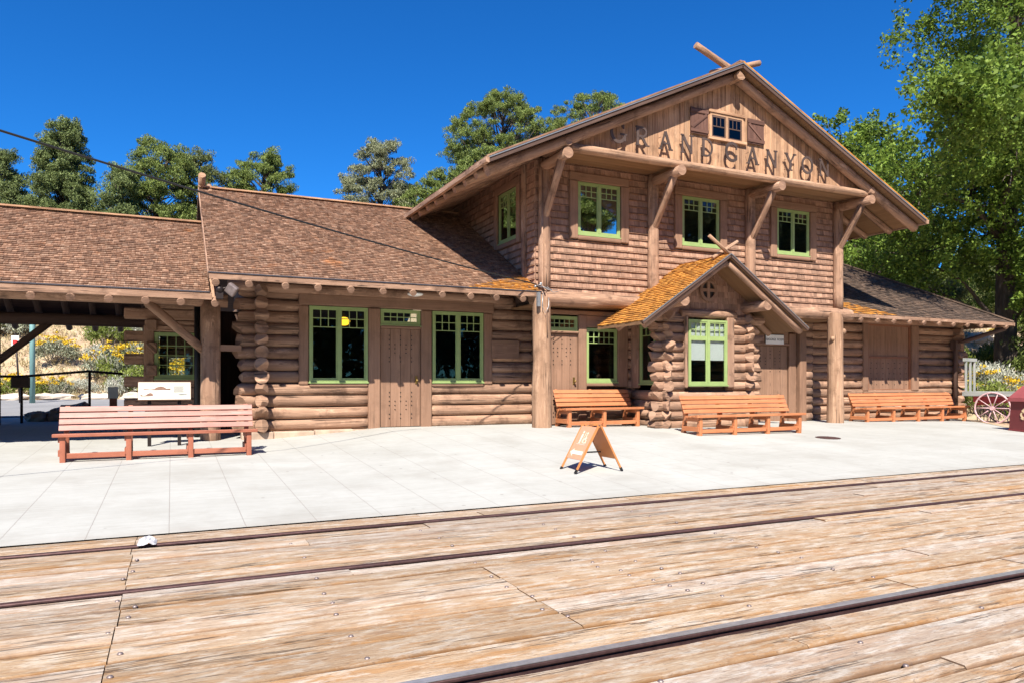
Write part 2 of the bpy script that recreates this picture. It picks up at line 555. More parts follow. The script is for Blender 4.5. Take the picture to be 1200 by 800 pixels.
# ------------------------------------------------------------------ ground heights
GX = [(-80, .27), (1.8, .27), (4, .42), (7.5, .41), (12, .36), (16, .30), (20, .24), (23, .18), (26, .05), (120, .05)]
def gfront(X):
    for (a, za), (b, zb) in zip(GX, GX[1:]):
        if a <= X <= b: return za + (zb - za) * (X - a) / (b - a)
    return GX[-1][1]
def sstep(a, b, x):
    t = max(0., min(1., (x - a) / (b - a))); return t * t * (3 - 2 * t)
def gz(X, Y):
    z = gfront(X) * max(0., min(1., (Y - 7.4) / (8. - 1.8 * sstep(1.8, 6, X))))
    if Y > 15.4: z += .03 * (min(Y, 32) - 15.4)
    return z
def terrain(X, Y):
    z = gz(X, Y)
    y0 = 33 - 17 * sstep(14, 27, X)
    d = max(0, Y - y0)
    n = mnoise.noise(V((X * .07, Y * .07, 3.0))) * 1.2 + mnoise.noise(V((X * .25, Y * .25, 8.0))) * .35
    top = 10.5 + 1.5 * sstep(0, 30, X)
    h = top * (1 - math.exp(-d * .42 / top * 1.25))
    return z + h + n * sstep(0, 6, d)

# ------------------------------------------------------------------ ground, platform, timber deck, road
def ground_mat():
    t = NT('dirt', .95)
    p = t.coord('Object')
    a = t.noise(p, .35, 6, .6); b = t.noise(p, 3.0, 6, .7); c3 = t.noise(p, 22.0, 3, .6)
    c = t.ramp(a, [(.35, (.30, .195, .12)), (.5, (.42, .30, .20)), (.65, (.50, .385, .27))])
    c = t.mix(t.ramp(b, [(.45, 0.0), (.62, .75)]), c, (.46, .38, .22))
    c = t.mix(t.ramp(c3, [(.56, 0.0), (.63, .6)]), c, (.22, .16, .10))
    t.color(c); t.bump(t.math('ADD', b, t.math('MULTIPLY', c3, .4)), .8, .08)
    return t.m
def concrete_mat():
    t = NT('concrete', .85)
    p = t.coord('Object')
    n1 = t.noise(p, .5, 5, .6); n2 = t.noise(p, 7.0, 6, .7); n3 = t.noise(t.vmath('MULTIPLY', p, (.5, 9, 1)), 2.2, 4, .6)
    f = t.math('ADD', t.math('ADD', t.math('MULTIPLY', n1, .5), t.math('MULTIPLY', n2, .2)), t.math('MULTIPLY', n3, .3))
    c = t.ramp(f, [(.36, (.325, .320, .292)), (.5, (.375, .373, .347)), (.64, (.425, .425, .40))])
    sp = t.n('ShaderNodeSeparateXYZ'); t.l(p, sp.inputs[0])
    wob = t.math('MULTIPLY', t.math('SUBTRACT', n2, .5), .012)
    def joints(sock, step, w):
        m = t.math('ABSOLUTE', t.math('SUBTRACT', t.math('FRACT', t.math('DIVIDE', t.math('ADD', sock, wob), step)), .5))
        return t.math('LESS_THAN', t.math('SUBTRACT', .5, m), w / step)
    jx = joints(t.math('ADD', sp.outputs[0], .02), .675, .0042)
    jy = joints(t.math('ADD', sp.outputs[1], .30), 1.35, .005)
    j = t.math('MAXIMUM', jx, t.math('MULTIPLY', jy, .45))
    c = t.mix(t.math('MULTIPLY', j, .62), c, (.19, .165, .145))
    st = t.ramp(t.noise(t.vmath('MULTIPLY', p, (1.2, 5.0, 1)), 1.0, 5, .7), [(.60, 0.0), (.74, .35)])
    c = t.mix(st, c, (.31, .29, .265))
    big = t.ramp(t.noise(t.vmath('ADD', p, (7, 3, 0)), .9, 7, .68), [(.50, 0.0), (.66, .38)])
    c = t.mix(big, c, (.27, .255, .225))
    vo = t.n('ShaderNodeTexVoronoi'); vo.inputs['Scale'].default_value = 2.2
    t.l(t.vmath('MULTIPLY', p, (1, 1, 0)), vo.inputs['Vector'])
    c = t.mix(t.ramp(vo.outputs['Distance'], [(.045, .55), (.06, 0.0)]), c, (.17, .155, .14))
    edge = t.ramp(t.math('SUBTRACT', t.math('ADD', 7.9, t.math('MULTIPLY', t.noise(p, 3.0, 5, .7), .5)), sp.outputs[1]), [(.5, 0.0), (.85, .35)])
    c = t.mix(edge, c, (.26, .22, .18))
    fl = t.ramp(t.noise(p, 30.0, 2, .5), [(.70, 0.0), (.75, .5)])
    c = t.mix(fl, c, (.30, .26, .22))
    t.color(c)
    t.bump(t.math('SUBTRACT', t.math('MULTIPLY', n3, .5), j), .35, .006)
    return t.m
def asphalt_mat():
    t = NT('asphalt', .85)
    p = t.coord('Object')
    n = t.noise(p, 40, 3); b = t.noise(p, .6, 5, .6)
    c = t.ramp(t.math('ADD', t.math('MULTIPLY', n, .4), t.math('MULTIPLY', b, .6)), [(.35, (.17, .17, .175)), (.65, (.27, .27, .275))])
    t.color(c); t.bump(n, .4, .01)
    return t.m
def deck_mat():
    t = NT('weathered_deck_timber', .85)
    p = t.coord('Object')
    isl = t.island()
    r = t.n('ShaderNodeCombineXYZ')
    t.l(t.math('MULTIPLY', isl, 53.0), r.inputs[0]); t.l(t.math('MULTIPLY', isl, 17.0), r.inputs[1]); t.l(t.math('MULTIPLY', isl, 71.0), r.inputs[2])
    q = t.vmath('ADD', t.vmath('MULTIPLY', p, (1.0, 1.0, 1.0)), r.outputs[0])
    fine = t.noise(t.vmath('MULTIPLY', q, (5, 70, 8)), 1.0, 8, .70, .2)
    mid = t.noise(t.vmath('MULTIPLY', q, (3.4, 17, 4)), 1.0, 7, .68, .25)
    blot = t.noise(t.vmath('MULTIPLY', q, (1.1, 2.6, 1)), 1.6, 6, .68)
    f = t.math('ADD', t.math('ADD', t.math('MULTIPLY', fine, .40), t.math('MULTIPLY', mid, .35)), t.math('MULTIPLY', blot, .25))
    c = t.ramp(f, [(.34, (.13, .08, .048)), (.42, (.28, .19, .122)), (.51, (.375, .283, .20)), (.63, (.46, .38, .295))])
    # orange heartwood where the grey surface has worn away
    og = t.ramp(t.noise(t.vmath('MULTIPLY', q, (1.3, 8.0, 1)), 1.1, 6, .7, .4), [(.50, 0.0), (.60, .85)])
    c = t.mix(t.math('MULTIPLY', og, t.math('ADD', .45, t.math('MULTIPLY', fine, .6))), c, (.345, .195, .095))
    # bleached scuffed patches
    bl = t.ramp(t.noise(t.vmath('MULTIPLY', q, (2.4, 8, 1)), 1.9, 6, .72), [(.49, 0.0), (.62, .68)])
    c = t.mix(bl, c, (.50, .455, .395))
    gr = t.ramp(t.noise(t.vmath('MULTIPLY', q, (2.2, 5, 1)), 2.6, 5, .7), [(.63, 0.0), (.73, .35)])
    c = t.mix(gr, c, (.22, .19, .17))
    # long drying cracks
    cv = t.noise(t.vmath('MULTIPLY', q, (.35, 7.5, 1)), 1.0, 5, .6, .25)
    line = t.ramp(t.math('ABSOLUTE', t.math('SUBTRACT', cv, .5)), [(0.0, 1.0), (.016, 0.0)])
    gate = t.ramp(t.noise(t.vmath('MULTIPLY', q, (.6, 2.2, 1)), 1.7, 3), [(.46, 0.0), (.56, 1.0)])
    ck = t.math('MULTIPLY', line, gate)
    c = t.mix(t.math('MULTIPLY', ck, .85), c, (.055, .03, .018))
    # short dark checks
    sv = t.noise(t.vmath('MULTIPLY', q, (9.0, 75, 1)), 1.0, 3, .55)
    sh = t.ramp(sv, [(.66, 0.0), (.73, .5)])
    c = t.mix(t.math('MULTIPLY', sh, t.ramp(blot, [(.45, .0), (.55, 1.0)])), c, (.10, .055, .03))
    # knots
    vo = t.n('ShaderNodeTexVoronoi'); vo.inputs['Scale'].default_value = 1.0
    t.l(t.vmath('MULTIPLY', q, (1.3, 3.4, 0)), vo.inputs['Vector'])
    kn = t.ramp(vo.outputs['Distance'], [(.04, .75), (.10, .35), (.13, 0.0)])
    c = t.mix(kn, c, (.22, .13, .08))
    uvx = t.n('ShaderNodeSeparateXYZ'); t.l(t.coord('UV'), uvx.inputs[0])
    ed = t.math('ABSOLUTE', t.math('SUBTRACT', uvx.outputs[1], .5))
    en = t.noise(t.vmath('MULTIPLY', q, (2.5, 6, 1)), 1.5, 5, .7)
    eg = t.ramp(t.math('ADD', ed, t.math('MULTIPLY', t.math('SUBTRACT', en, .5), .10)), [(.435, 0.0), (.485, .8), (.5, .95)])
    c = t.mix(eg, c, (.15, .075, .032))
    ultra = t.noise(t.vmath('MULTIPLY', q, (14, 190, 1)), 1.0, 4, .6)
    c = t.mix(t.ramp(ultra, [(.52, 0.0), (.66, .55)]), c, (.17, .105, .065))
    spk = t.noise(t.vmath('MULTIPLY', q, (24, 60, 1)), 1.0, 3, .6)
    c = t.mix(t.ramp(spk, [(.62, 0.0), (.70, .6)]), c, (.11, .07, .05))
    h = t.n('ShaderNodeHueSaturation'); t.l(c, h.inputs['Color'])
    t.l(t.math('ADD', t.math('MULTIPLY', isl, .40), .80), h.inputs['Value'])
    t.l(t.math('ADD', t.math('MULTIPLY', t.math('FRACT', t.math('MULTIPLY', isl, 7.3)), .5), .75), h.inputs['Saturation'])
    t.color(h.outputs[0])
    hg = t.math('SUBTRACT', t.math('ADD', t.math('MULTIPLY', fine, .7), t.math('MULTIPLY', mid, .5)),
                t.math('ADD', t.math('MULTIPLY', ck, 1.1), t.math('MULTIPLY', sh, .5)))
    t.bump(hg, .75, .014)
    return t.m
def rail_mat(name, side):
    t = NT(name, .4)
    p = t.coord('Object')
    n = t.noise(t.vmath('MULTIPLY', p, (1, 30, 30)), 1.0, 5, .6); n2 = t.noise(p, 30, 4)
    c = t.ramp(t.math('ADD', t.math('MULTIPLY', n, .6), t.math('MULTIPLY', n2, .4)), [(.35, side[0]), (.65, side[1])])
    t.color(c); t.b.inputs['Metallic'].default_value = .55; t.b.inputs['Roughness'].default_value = side[2]
    t.bump(n2, .2, .003)
    return t.m
M['dirt'] = ground_mat(); M['concrete'] = concrete_mat(); M['asphalt'] = asphalt_mat(); M['deck'] = deck_mat()
M['rust_rail'] = rail_mat('rusty_rail', ((.06, .032, .032), (.14, .075, .072), .55))
M['worn_rail'] = rail_mat('worn_rail_top', ((.26, .25, .255), (.46, .45, .46), .34))
M['pit'] = plain('dark_pit', (.03, .022, .017), .95)

# one earth sheet to the horizon, finer where the hillside shows
def axis(pairs):
    out = []
    for a, b, s in pairs:
        n = max(1, int((b - a) / s)); out += [a + (b - a) * i / n for i in range(n)]
    return out + [pairs[-1][1]]
xs = axis([(-900, -120, 130), (-120, -40, 10), (-40, 60, 1.0), (60, 130, 5), (130, 900, 130)])
ys = axis([(-900, -60, 140), (-60, 7, 12), (7, 15.4, 1.4), (15.4, 30, 1.2), (30, 62, 1.0), (62, 150, 6), (150, 900, 150)])
g = MB().grid([[(x, y, (terrain(x, y) if y > 7.4 else -.16) - .012) for x in xs] for y in ys])
tag(g.build('ground', M['dirt'], recalc=False), kind='structure')

px_ = axis([(-40, 1.8, 6), (1.8, 26, .55), (26, 60, 8)])
py_ = axis([(7.42, 15.4, .8), (15.4, 22.4, 1.0)])
g = MB().grid([[(x, y, gz(x, y)) for x in px_] for y in py_])
tag(g.build('platform_pavement', M['concrete'], recalc=False), kind='structure')
# bare earth beside the end of the building, lying on the platform's edge
rows = []
for y in axis([(10.9, 22.5, .35)]):
    xl = 19.95 + (y - 11.4) * .80 + .18 * mnoise.noise(V((y * 1.7, 2, 0)))
    rows.append([(xl + (60.2 - xl) * k, y, gz(xl + (60.2 - xl) * k, y) + .008) for k in (0, .01, .02, .04, .06, .08, .11, .15, .25, .5, 1)])
tag(MB().grid(rows).build('dirt_verge', M['dirt'], recalc=False), kind='structure')
# road behind the open shelter and its stone kerb
rows = [[(x, y, gz(x, y) + .012) for x in axis([(-60, 0, 4), (0, 16, 2)])] for y in axis([(22.6, 31.0, 1.2)])]
tag(MB().grid(rows).build('road', M['asphalt'], recalc=False), kind='structure')

# deck planks
dk = MB(); pit = MB()
pit.box(-40, 60, -5.4, 7.38, -.36, -.16)
def plank(x0, x1, y0, y1, z):
    n = max(1, int((x1 - x0) / .22))
    sd = random.random() * 90
    b = len(dk.v)
    for i in range(n + 1):
        x = x0 + (x1 - x0) * i / n
        j0 =   .010 * mnoise.noise(V((x * 2.7, sd, 1))) + .006 * mnoise.noise(V((x * 11, sd, 1)))
        j1 =   .010 * mnoise.noise(V((x * 2.7, sd, 9))) + .006 * mnoise.noise(V((x * 11, sd, 9)))
        zz = z + .003 * mnoise.noise(V((x * 1.1, sd, 5)))
        a, c = y0 + .007 + j0, y1 - .007 + j1
        dk.v += [(x, a, z - .13), (x, a, zz - .014), (x, a + .012, zz), (x, c - .012, zz), (x, c, zz - .014), (x, c, z - .13)]
    for i in range(n):
        for k in range(5):
            i0 = b + i * 6 + k
            fc = [i0, i0 + 6, i0 + 7, i0 + 1]
            X_ = [x0 + (x1 - x0) * (i + d_) / n for d_ in (0, 1)]; P_ = (0, 0, .05, .95, 1, 1)
            dk.face(fc, [(X_[0], P_[k]), (X_[1], P_[k]), (X_[1], P_[k + 1]), (X_[0], P_[k + 1])])
    for e, rev in ((b, False), (b + n * 6, True)):
        fc = [e + k for k in range(6)]
        dk.face(fc if not rev else fc[::-1], [(0, 0)] * 6)
RAILS = [6.93, 5.46, 3.21]
zones = [(6.965, 7.40, None), (5.50, 6.875, None), (3.255, 5.425, None), (-5.3, 3.125, None)]
for zi, (ya, yb, _) in enumerate(zones):
    y = yb
    while y > ya + .02:
        w = random.uniform(.15, .25)
        if zi == 2 and 3.75 < y < 5.2: w = random.uniform(.27, .36)
        if y - w < ya + .12: w = y - ya
        x = -14.0 - random.uniform(0, 3)
        joints = []
        while x < 40:
            x += random.uniform(3.2, 6.4)
            if -3.5 < x < 4.5: continue
            joints.append(x)
        if y > 2.2 or random.random() < .6: joints.append(-.29 + random.uniform(-.012, .012))
        if zi == 2 and y > 3.7 and y < 5.2: joints.append(2.12 + random.uniform(-.012, .02))
        elif zi == 2: joints.append(random.choice([3.05, 4.6, 1.2]))
        elif random.random() < .6: joints.append(random.uniform(1.0, 4.4))
        joints = sorted(joints)
        for a, b_ in zip([-18] + joints, joints + [42]):
            if b_ - a > .3: plank(a + .003, b_ - .003, y - w, y, random.uniform(-.007, .004))
        y -= w
deck = dk.build('timber_deck', M['deck'])
tag(deck, kind='structure')
pb = pit.build('deck_bed', M['pit']); tag(pb, kind='structure')
# rounded bolt heads along the hidden sleepers (children of the deck)
bm_ = MB().sphere((0, 0, 0), .0165, 8, 4, (1, 1, .62))
bolt0 = None
spots = []
for col in np.arange(-1.45, 9.5, 1.19):
    y = 7.2
    while y > 1.6:
        y -= random.uniform(.17, .42)
        x = col + random.uniform(-.06, .06)
        if all(abs(y - r) > .16 for r in RAILS) and len(spots) < 97: spots.append((x, y))
for x, y in [(2.55, 4.95), (2.66, 4.82), (2.62, 4.68), (2.72, 4.52), (2.70, 4.38), (2.78, 4.2), (2.8, 4.04), (2.84, 3.9)]:
    spots[int(random.random() * 40)] = (x + .3, y)
for x, y in spots:
    if bolt0 is None:
        bolt0 = bm_.build('bolt', M['bolt'], deck); o = bolt0
    else:
        o = bolt0.copy(); COL.objects.link(o); o.parent = deck
    o.location = (x, y, -.001)
labels = ['rusty rail nearest the concrete platform edge, set in the planked deck',
          'thin rusty rail in the middle of the three rails in the deck',
          'grey worn rail nearest the viewer with a dark gap beside it']
for i, y in enumerate(RAILS):
    r = thing('track_rail', (3, y, 0), labels[i], 'rail', 'rails set into the timber deck')
    m = MB(); m.box(-40, 60, y - .027, y + .027, -.012, .013); m.box(-40, 60, y - .012, y + .012, -.12, -.013); m.box(-40, 60, y - .05, y + .05, -.15, -.121)
    m.build('rail_body', M['rust_rail'], r, bevel=.008)
    MB().box(-40, 60, y - (.026 if i == 2 else .012), y + (.026 if i == 2 else .004), .0135, .0165).build('worn_running_surface', M['worn_rail' if i == 2 else 'rust_rail'], r)

# ------------------------------------------------------------------ the station
ST = thing('station_building', (12, 15.4, .36), 'brown log and shingle railway depot with green windows and a two storey gable', 'building')
def part(mb, name, mat, bevel=0.0, parent=None, label=None):
    o = mb.build(name, mat, parent or ST, bevel=bevel)
    if label: o['label'] = label
    return o

def cuts(a0, a1, z, openings):
    iv = [(a0, a1)]
    for x0, x1, z0, z1 in openings:
        if z0 < z < z1:
            nv = []
            for p, q in iv:
                if x1 <= p or x0 >= q: nv.append((p, q)); continue
                if p < x0: nv.append((p, x0))
                if x1 < q: nv.append((x1, q))
            iv = nv
    return [(p, q) for p, q in iv if q - p > .06]
def log_wall(mb, along, fixed, a0, a1, z0, pitch, n, r, openings=(), ext0=None, ext1=None, flip=False, skip=lambda i: False):
    for i in range(n):
        if skip(i): continue
        z = z0 + pitch * (i + .5)
        for p, q in cuts(a0, a1, z, openings):
            h0 = h1 = None; rr = r * random.uniform(.97, 1.05)
            if p == a0 and ext0: p = a0 - random.uniform(*ext0); h0 = hew(rr)
            if q == a1 and ext1: q = a1 + random.uniform(*ext1); h1 = hew(rr)
            zj = random.uniform(-.006, .006)
            if along == 'x': A, B = (p, fixed, z + zj), (q, fixed, z + zj)
            else: A, B = (fixed, p, z + zj), (fixed, q, z + zj)
            mb.log(A, B, rr, seg=20, step=.3, wob=.045, hew0=h0, hew1=h1, sq=2.2)
def panel(mb, O, ex, en, x0, x1, z0, z1, th, openings=()):
    xs_ = sorted({x0, x1, *[v for o in openings for v in o[:2] if x0 < v < x1]})
    zs_ = sorted({z0, z1, *[v for o in openings for v in o[2:] if z0 < v < z1]})
    for a, b in zip(xs_, xs_[1:]):
        for c, d in zip(zs_, zs_[1:]):
            mx, mz = (a + b) / 2, (c + d) / 2
            if any(o[0] < mx < o[1] and o[2] < mz < o[3] for o in openings): continue
            fbox(mb, O, ex, en, a, b, c, d, -th, 0)
def fbox(mb, O, ex, en, x0, x1, z0, z1, n0, n1, mi=0):
    """box in a facade frame: x along ex, z up, n outward"""
    O = V(O); ex = V(ex); en = V(en); up = V((0, 0, 1))
    P = lambda x, n, z: O + ex * x + en * n + up * z
    right = ex.cross(up).dot(en) > 0
    lo, hi = (n1, n0) if right else (n0, n1)
    return mb.hexa([P(x0, lo, z0), P(x1, lo, z0), P(x1, hi, z0), P(x0, hi, z0), P(x0, lo, z1), P(x1, lo, z1), P(x1, hi, z1), P(x0, hi, z1)], mi)
def shingles(mb, O, ex, ey, x0, x1, length, expo, wmin, wmax, thk, xmin=None, xmax=None, openings=(), sliver=0.0, gap=.004, drop=.3, jit=.006):
    O = V(O); ex = V(ex).normalized(); ey = V(ey).normalized(); n = ex.cross(ey).normalized()
    v = 0.0; row = 0
    while v < length:
        e = expo
        if sliver and row % 2 == 1: e = sliver
        e_ = min(e, length - v)
        a0 = max(x0, xmin(v + e_ * .5)) if xmin else x0
        a1 = min(x1, xmax(v + e_ * .5)) if xmax else x1
        for p, q in cuts(a0, a1, v + e_ * .5, openings):
            x = p - random.uniform(0, wmin)
            while x < q:
                w = random.uniform(wmin, wmax)
                l, r_ = max(x, p), min(x + w - gap, q)
                x += w
                if r_ - l < .012: continue
                d0 = random.uniform(-1, 1) * jit * (1 if e > .05 else .3)
                t = thk * random.uniform(1 - drop, 1 + drop)
                ov = min(e_ * 1.25, length - v + .02)
                P = lambda xx, vv, nn: tuple(O + ex * xx + ey * vv + n * nn)
                b = len(mb.v)
                tt = t + (.012 if (sliver and row % 2 == 1) else 0)
                mb.v += [P(l, v + d0, 0), P(r_, v + d0, 0), P(l, v + d0, tt), P(r_, v + d0, tt), P(l, v + ov, .003), P(r_, v + ov, .003)]
                ru = random.random() * 5
                W_ = r_ - l
                mb.face([b, b + 1, b + 3, b + 2], [(ru, ru), (ru, ru + W_), (ru + t, ru + W_), (ru + t, ru)])
                mb.face([b + 2, b + 3, b + 5, b + 4], [(ru, ru), (ru, ru + W_), (ru + ov, ru + W_), (ru + ov, ru)])
                mb.face([b, b + 2, b + 4], [(ru, ru), (ru, ru + t), (ru + ov, ru)])
                mb.face([b + 1, b + 5, b + 3], [(ru, ru), (ru + ov, ru), (ru, ru + t)])
        v += e_ if e_ > 1e-4 else 1
        row += 1
    return mb

def window(O, ex, en, w, h, sashes=2, grid=(3, 2), gf=.26, paint='green', name='window', bar=None, fw=.045, blind=0.0):
    """green framed window: O = lower corner on the frame's face"""
    m = MB()
    f = lambda a, b, c, d, n0=-.05, n1=.0: fbox(m, O, ex, en, a, b, c, d, n0, n1)
    f(0, fw, 0, h); f(w - fw, w, 0, h); f(fw, w - fw, h - fw, h); f(fw, w - fw, 0, fw * 1.1)
    f(-.015, w + .015, -.03, -.002, -.05, .03)
    mul = .06
    sw = (w - 2 * fw - mul * (sashes - 1)) / sashes
    for s in range(sashes):
        a = fw + s * (sw + mul)
        if s: f(a - mul, a, fw * 1.1, h - fw, -.05, .004)
        sf = .030
        A, B, Cc, D = a, a + sw, fw * 1.1, h - fw
        g_ = lambda *q: fbox(m, O, ex, en, *q, -.042, -.010)
        g_(A, A + sf, Cc, D); g_(B - sf, B, Cc, D); g_(A + sf, B - sf, D - sf, D); g_(A + sf, B - sf, Cc, Cc + sf)
        top = Cc + (D - Cc) * (1 - gf)
        mw = .017
        q_ = lambda *q: fbox(m, O, ex, en, *q, -.038, -.014)
        if gf < 1: 
            bw = bar or mw
            q_(A + sf, B - sf, top - bw / 2, top + bw / 2)
            zb = top + bw / 2
        else: zb = Cc + sf
        nx, nz = grid
        for i in range(1, nx):
            x = A + sf + (B - A - 2 * sf) * i / nx
            q_(x - mw / 2, x + mw / 2, zb, D - sf)
        for j in range(1, nz):
            z = zb + (D - sf - zb) * j / nz
            xs2 = [A + sf] + [A + sf + (B - A - 2 * sf) * i / nx for i in range(1, nx)] + [B - sf]
            for k in range(nx):
                q_(xs2[k] + (mw / 2 if k else 0), xs2[k + 1] - (mw / 2 if k < nx - 1 else 0), z - mw / 2, z + mw / 2)
    wo = part(m, name, M[paint])
    pm = MB()
    for s in range(sashes):
        a = fw + s * (sw + mul)
        fbox(pm, O, ex, en, a + .02, a + sw - .02, fw * 1.1 + .02, h - fw - .02, -.030, -.026)
    pm.build('pane', M['glass'], wo)
    if blind:
        bm2 = MB()
        fbox(bm2, O, ex, en, fw, w - fw, h * (1 - blind), h - fw, -.07, -.065)
        bm2.build('roller_blind', M['blind'], wo)
    return wo
def door(O, ex, en, w, h, boards=5, handle=True, studs=True, side=1):
    m = MB()
    bw = w / boards
    for i in range(boards):
        fbox(m, O, ex, en, i * bw + .003, (i + 1) * bw - .003, 0, h, -.05, random.uniform(-.002, .002))
    d = part(m, 'door', M['trim'], .004)
    if studs:
        sm = MB()
        V3 = lambda x, z: V(O) + V(ex) * x + V((0, 0, 1)) * z + V(en) * .004
        for zc in (h * .22, h * .80):
            for dz in (-.28, -.19, -.09, 0, .09, .19, .28):
                for k in range(5):
                    x = w * (.22 + .14 * k)
                    if abs(dz) in (.28, .19) and k in (1, 3) or abs(dz) == .09 and k in (0, 2, 4) and dz < 0 or dz == 0 and k == 2: continue
                    q = V3(x, zc + dz); sm.sphere(q, .014, 6, 4)
        sm.build('studs', M['iron'], d)
    if handle:
        hm = MB(); x = w - .09 if side > 0 else .09
        fbox(hm, O, ex, en, x - .025, x + .025, h * .44, h * .52, .003, .012)
        q = V(O) + V(ex) * x + V((0, 0, 1)) * h * .475
        hm.tube([q + V(en) * .01, q + V(en) * .06], .012); hm.sphere(q + V(en) * .07, .028)
        hm.build('handle', M['brass'], d)
    return d

XF = ((1, 0, 0), (0, -1, 0))     # facade frame facing the tracks
LF = ((0, -1, 0), (-1, 0, 0))    # frame of walls facing left

# --- left wing: log wall with two big windows and a studded door
op = [(2.57, 3.78, 1.36, 2.96), (3.80, 5.22, .2, 2.97), (5.24, 6.46, 1.36, 2.96)]
m = MB()
log_wall(m, 'x', 15.41, 1.62, 7.95, .40, .243, 12, .120, [(2.42, 3.90, 1.33, 3.2), (3.86, 5.16, .2, 3.2), (5.1, 6.62, 1.33, 3.2)], ext0=(.40, .55))
part(m, 'log_wall', M['log'])
m = MB()
log_wall(m, 'y', 1.62, 15.41, 22.4, .415, .243, 12, .126, ext0=(.36, .46))
part(m, 'log_end_wall', M['log'])
m = MB()
panel(m, (0, 15.40, 0), *XF, 1.65, 7.9, .2, 3.3, .12, [(2.50, 3.84, 1.33, 3.0), (3.84, 5.18, .2, 3.0), (5.18, 6.55, 1.33, 3.0)])
panel(m, (0, 14.55, 0), *XF, 7.62, 10.1, .2, 3.07, .12, [(7.66, 8.52, .2, 2.95), (8.69, 9.6, 1.36, 2.75)])
panel(m, (0, 15.16, 0), *XF, 12.5, 16.7, .2, 3.07, .12, [(14.2, 15.7, .2, 2.45)])
m.box(7.80, 7.86, 14.68, 15.4, .2, 3.07); m.box(10.0, 10.1, 14.68, 21, .2, 3.07); m.box(16.5, 16.6, 15.3, 21, .2, 3.07)
panel(m, (0, 15.40, 0), *XF, 16.7, 23.3, .1, 3.25, .12, [(19.1, 21.2, 1.1, 3.15)])
m.box(10.05, 10.11, 13.40, 13.55, .3, 2.95); m.box(10.05, 10.11, 14.42, 14.6, .3, 2.95); m.box(12.46, 12.54, 13.40, 15.3, .3, 2.95); m.box(1.58, 1.66, 15.42, 22.4, .2, 3.3); m.box(23.26, 23.32, 15.42, 22.4, .1, 3.2)
panel(m, (0, 13.35, 0), *XF, 10.05, 12.5, .25, 2.95, .05, [(10.62, 11.84, 1.28, 2.9)])
part(m, 'inner_sheathing', M['dark_wood'])
# lit course ends standing forward of the corner are part of the end wall; stone plinth below
m = MB()
x = 1.25
while x < 4.6:
    w = random.uniform(.5, .9); m.box(x, x + w - .01, 15.12, 15.5, .05, .405 + random.uniform(-.01, .01)); x += w
part(m, 'stone_plinth', M['sandstone'], .02)
m = MB()
fbox(m, (0, 15.30, 0), *XF, 2.36, 6.74, 2.97, 3.22, -.06, .03)
for x0, x1, z0 in ((2.36, 2.565, 1.34), (3.80, 4.06, .3), (4.97, 5.22, .3), (6.48, 6.70, 1.34)):
    fbox(m, (0, 15.30, 0), *XF, x0, x1, z0, 2.968, -.08, .055 if z0 < 1 else .02)
fbox(m, (0, 15.30, 0), *XF, 4.062, 4.968, 2.545, 2.615, -.05, .06)
fbox(m, (0, 15.30, 0), *XF, 2.566, 3.798, 1.30, 1.36, -.06, .045); fbox(m, (0, 15.30, 0), *XF, 5.222, 6.478, 1.30, 1.36, -.06, .045)
part(m, 'window_trim', M['trim'], .03)
window((2.57, 15.27, 1.40), *XF, 1.22, 1.56)
window((5.24, 15.27, 1.40), *XF, 1.22, 1.56)
window((4.07, 15.28, 2.625), *XF, .89, .335, 1, (5, 2), 1.0)
door((4.07, 15.30, .43), *XF, .89, 2.11, 4)
# plaque
m = MB(); fbox(m, (0, 15.24, 0), *XF, 6.66, 7.36, 1.93, 2.36, -.04, .0)
pq = part(m, 'plaque', M['trim'], .01)
m = MB()
for k in range(11):
    for c0, c1 in ((.07, .31), (.38, .63)):
        fbox(m, (6.66, 15.24, 1.93), *XF, c0, c1 - random.uniform(0, .05), .07 + k * .027, .083 + k * .027, .001, .004)
m.build('raised_text_lines', M['trim'], pq)

# --- upper floor of the two storey block
WOPS = [(8.35, 9.48, 4.745, 5.935), (11.285, 12.44, 4.745, 5.935), (14.375, 15.535, 4.765, 5.945)]
m = MB()
panel(m, (0, 14.26, 0), *XF, 7.28, 16.72, 3.2, 6.4, .12, WOPS)
panel(m, (7.28, 14.385, 0), (0, 1, 0), (-1, 0, 0), 0, 7.2, 3.2, 6.45, .12, [(.76, 1.82, 4.75, 5.94)])
m.box(16.6, 16.72, 14.385, 21.6, 3.2, 6.45); m.box(7.28, 16.72, 21.6, 21.72, 3.2, 6.45)
part(m, 'upper_wall', M['dark_wood'])
m = MB()
shingles(m, (0, 14.26, 3.38), (1, 0, 0), (0, 0, 1), 7.28, 16.74, 2.98,   .128, .075, .20, .032,
         openings=[(a - .16, b + .16, c - 3.38 - .1, d - 3.38 + .2) for a, b, c, d in WOPS], sliver=.026, jit=.0018, drop=.12)
shingles(m, (7.28, 14.26, 3.38), (0, -1, 0), (0, 0, 1), -7.3, 0.0, 3.0,   .128, .075, .20, .032,
         openings=[(-2.05, -.78, 1.25, 2.7)], sliver=.026, jit=.0018, drop=.12)
shingles(m, (16.74, 14.26, 3.30), (0, 1, 0), (0, 0, 1), 0, 7.3, 3.05,   .128, .075, .20, .032, sliver=.026, jit=.0018, drop=.12)
part(m, 'shingle_siding', M['wall_shingle'])
for a, b, c, d in WOPS:
    window((a, 14.22, c), *XF, b - a, d - c)
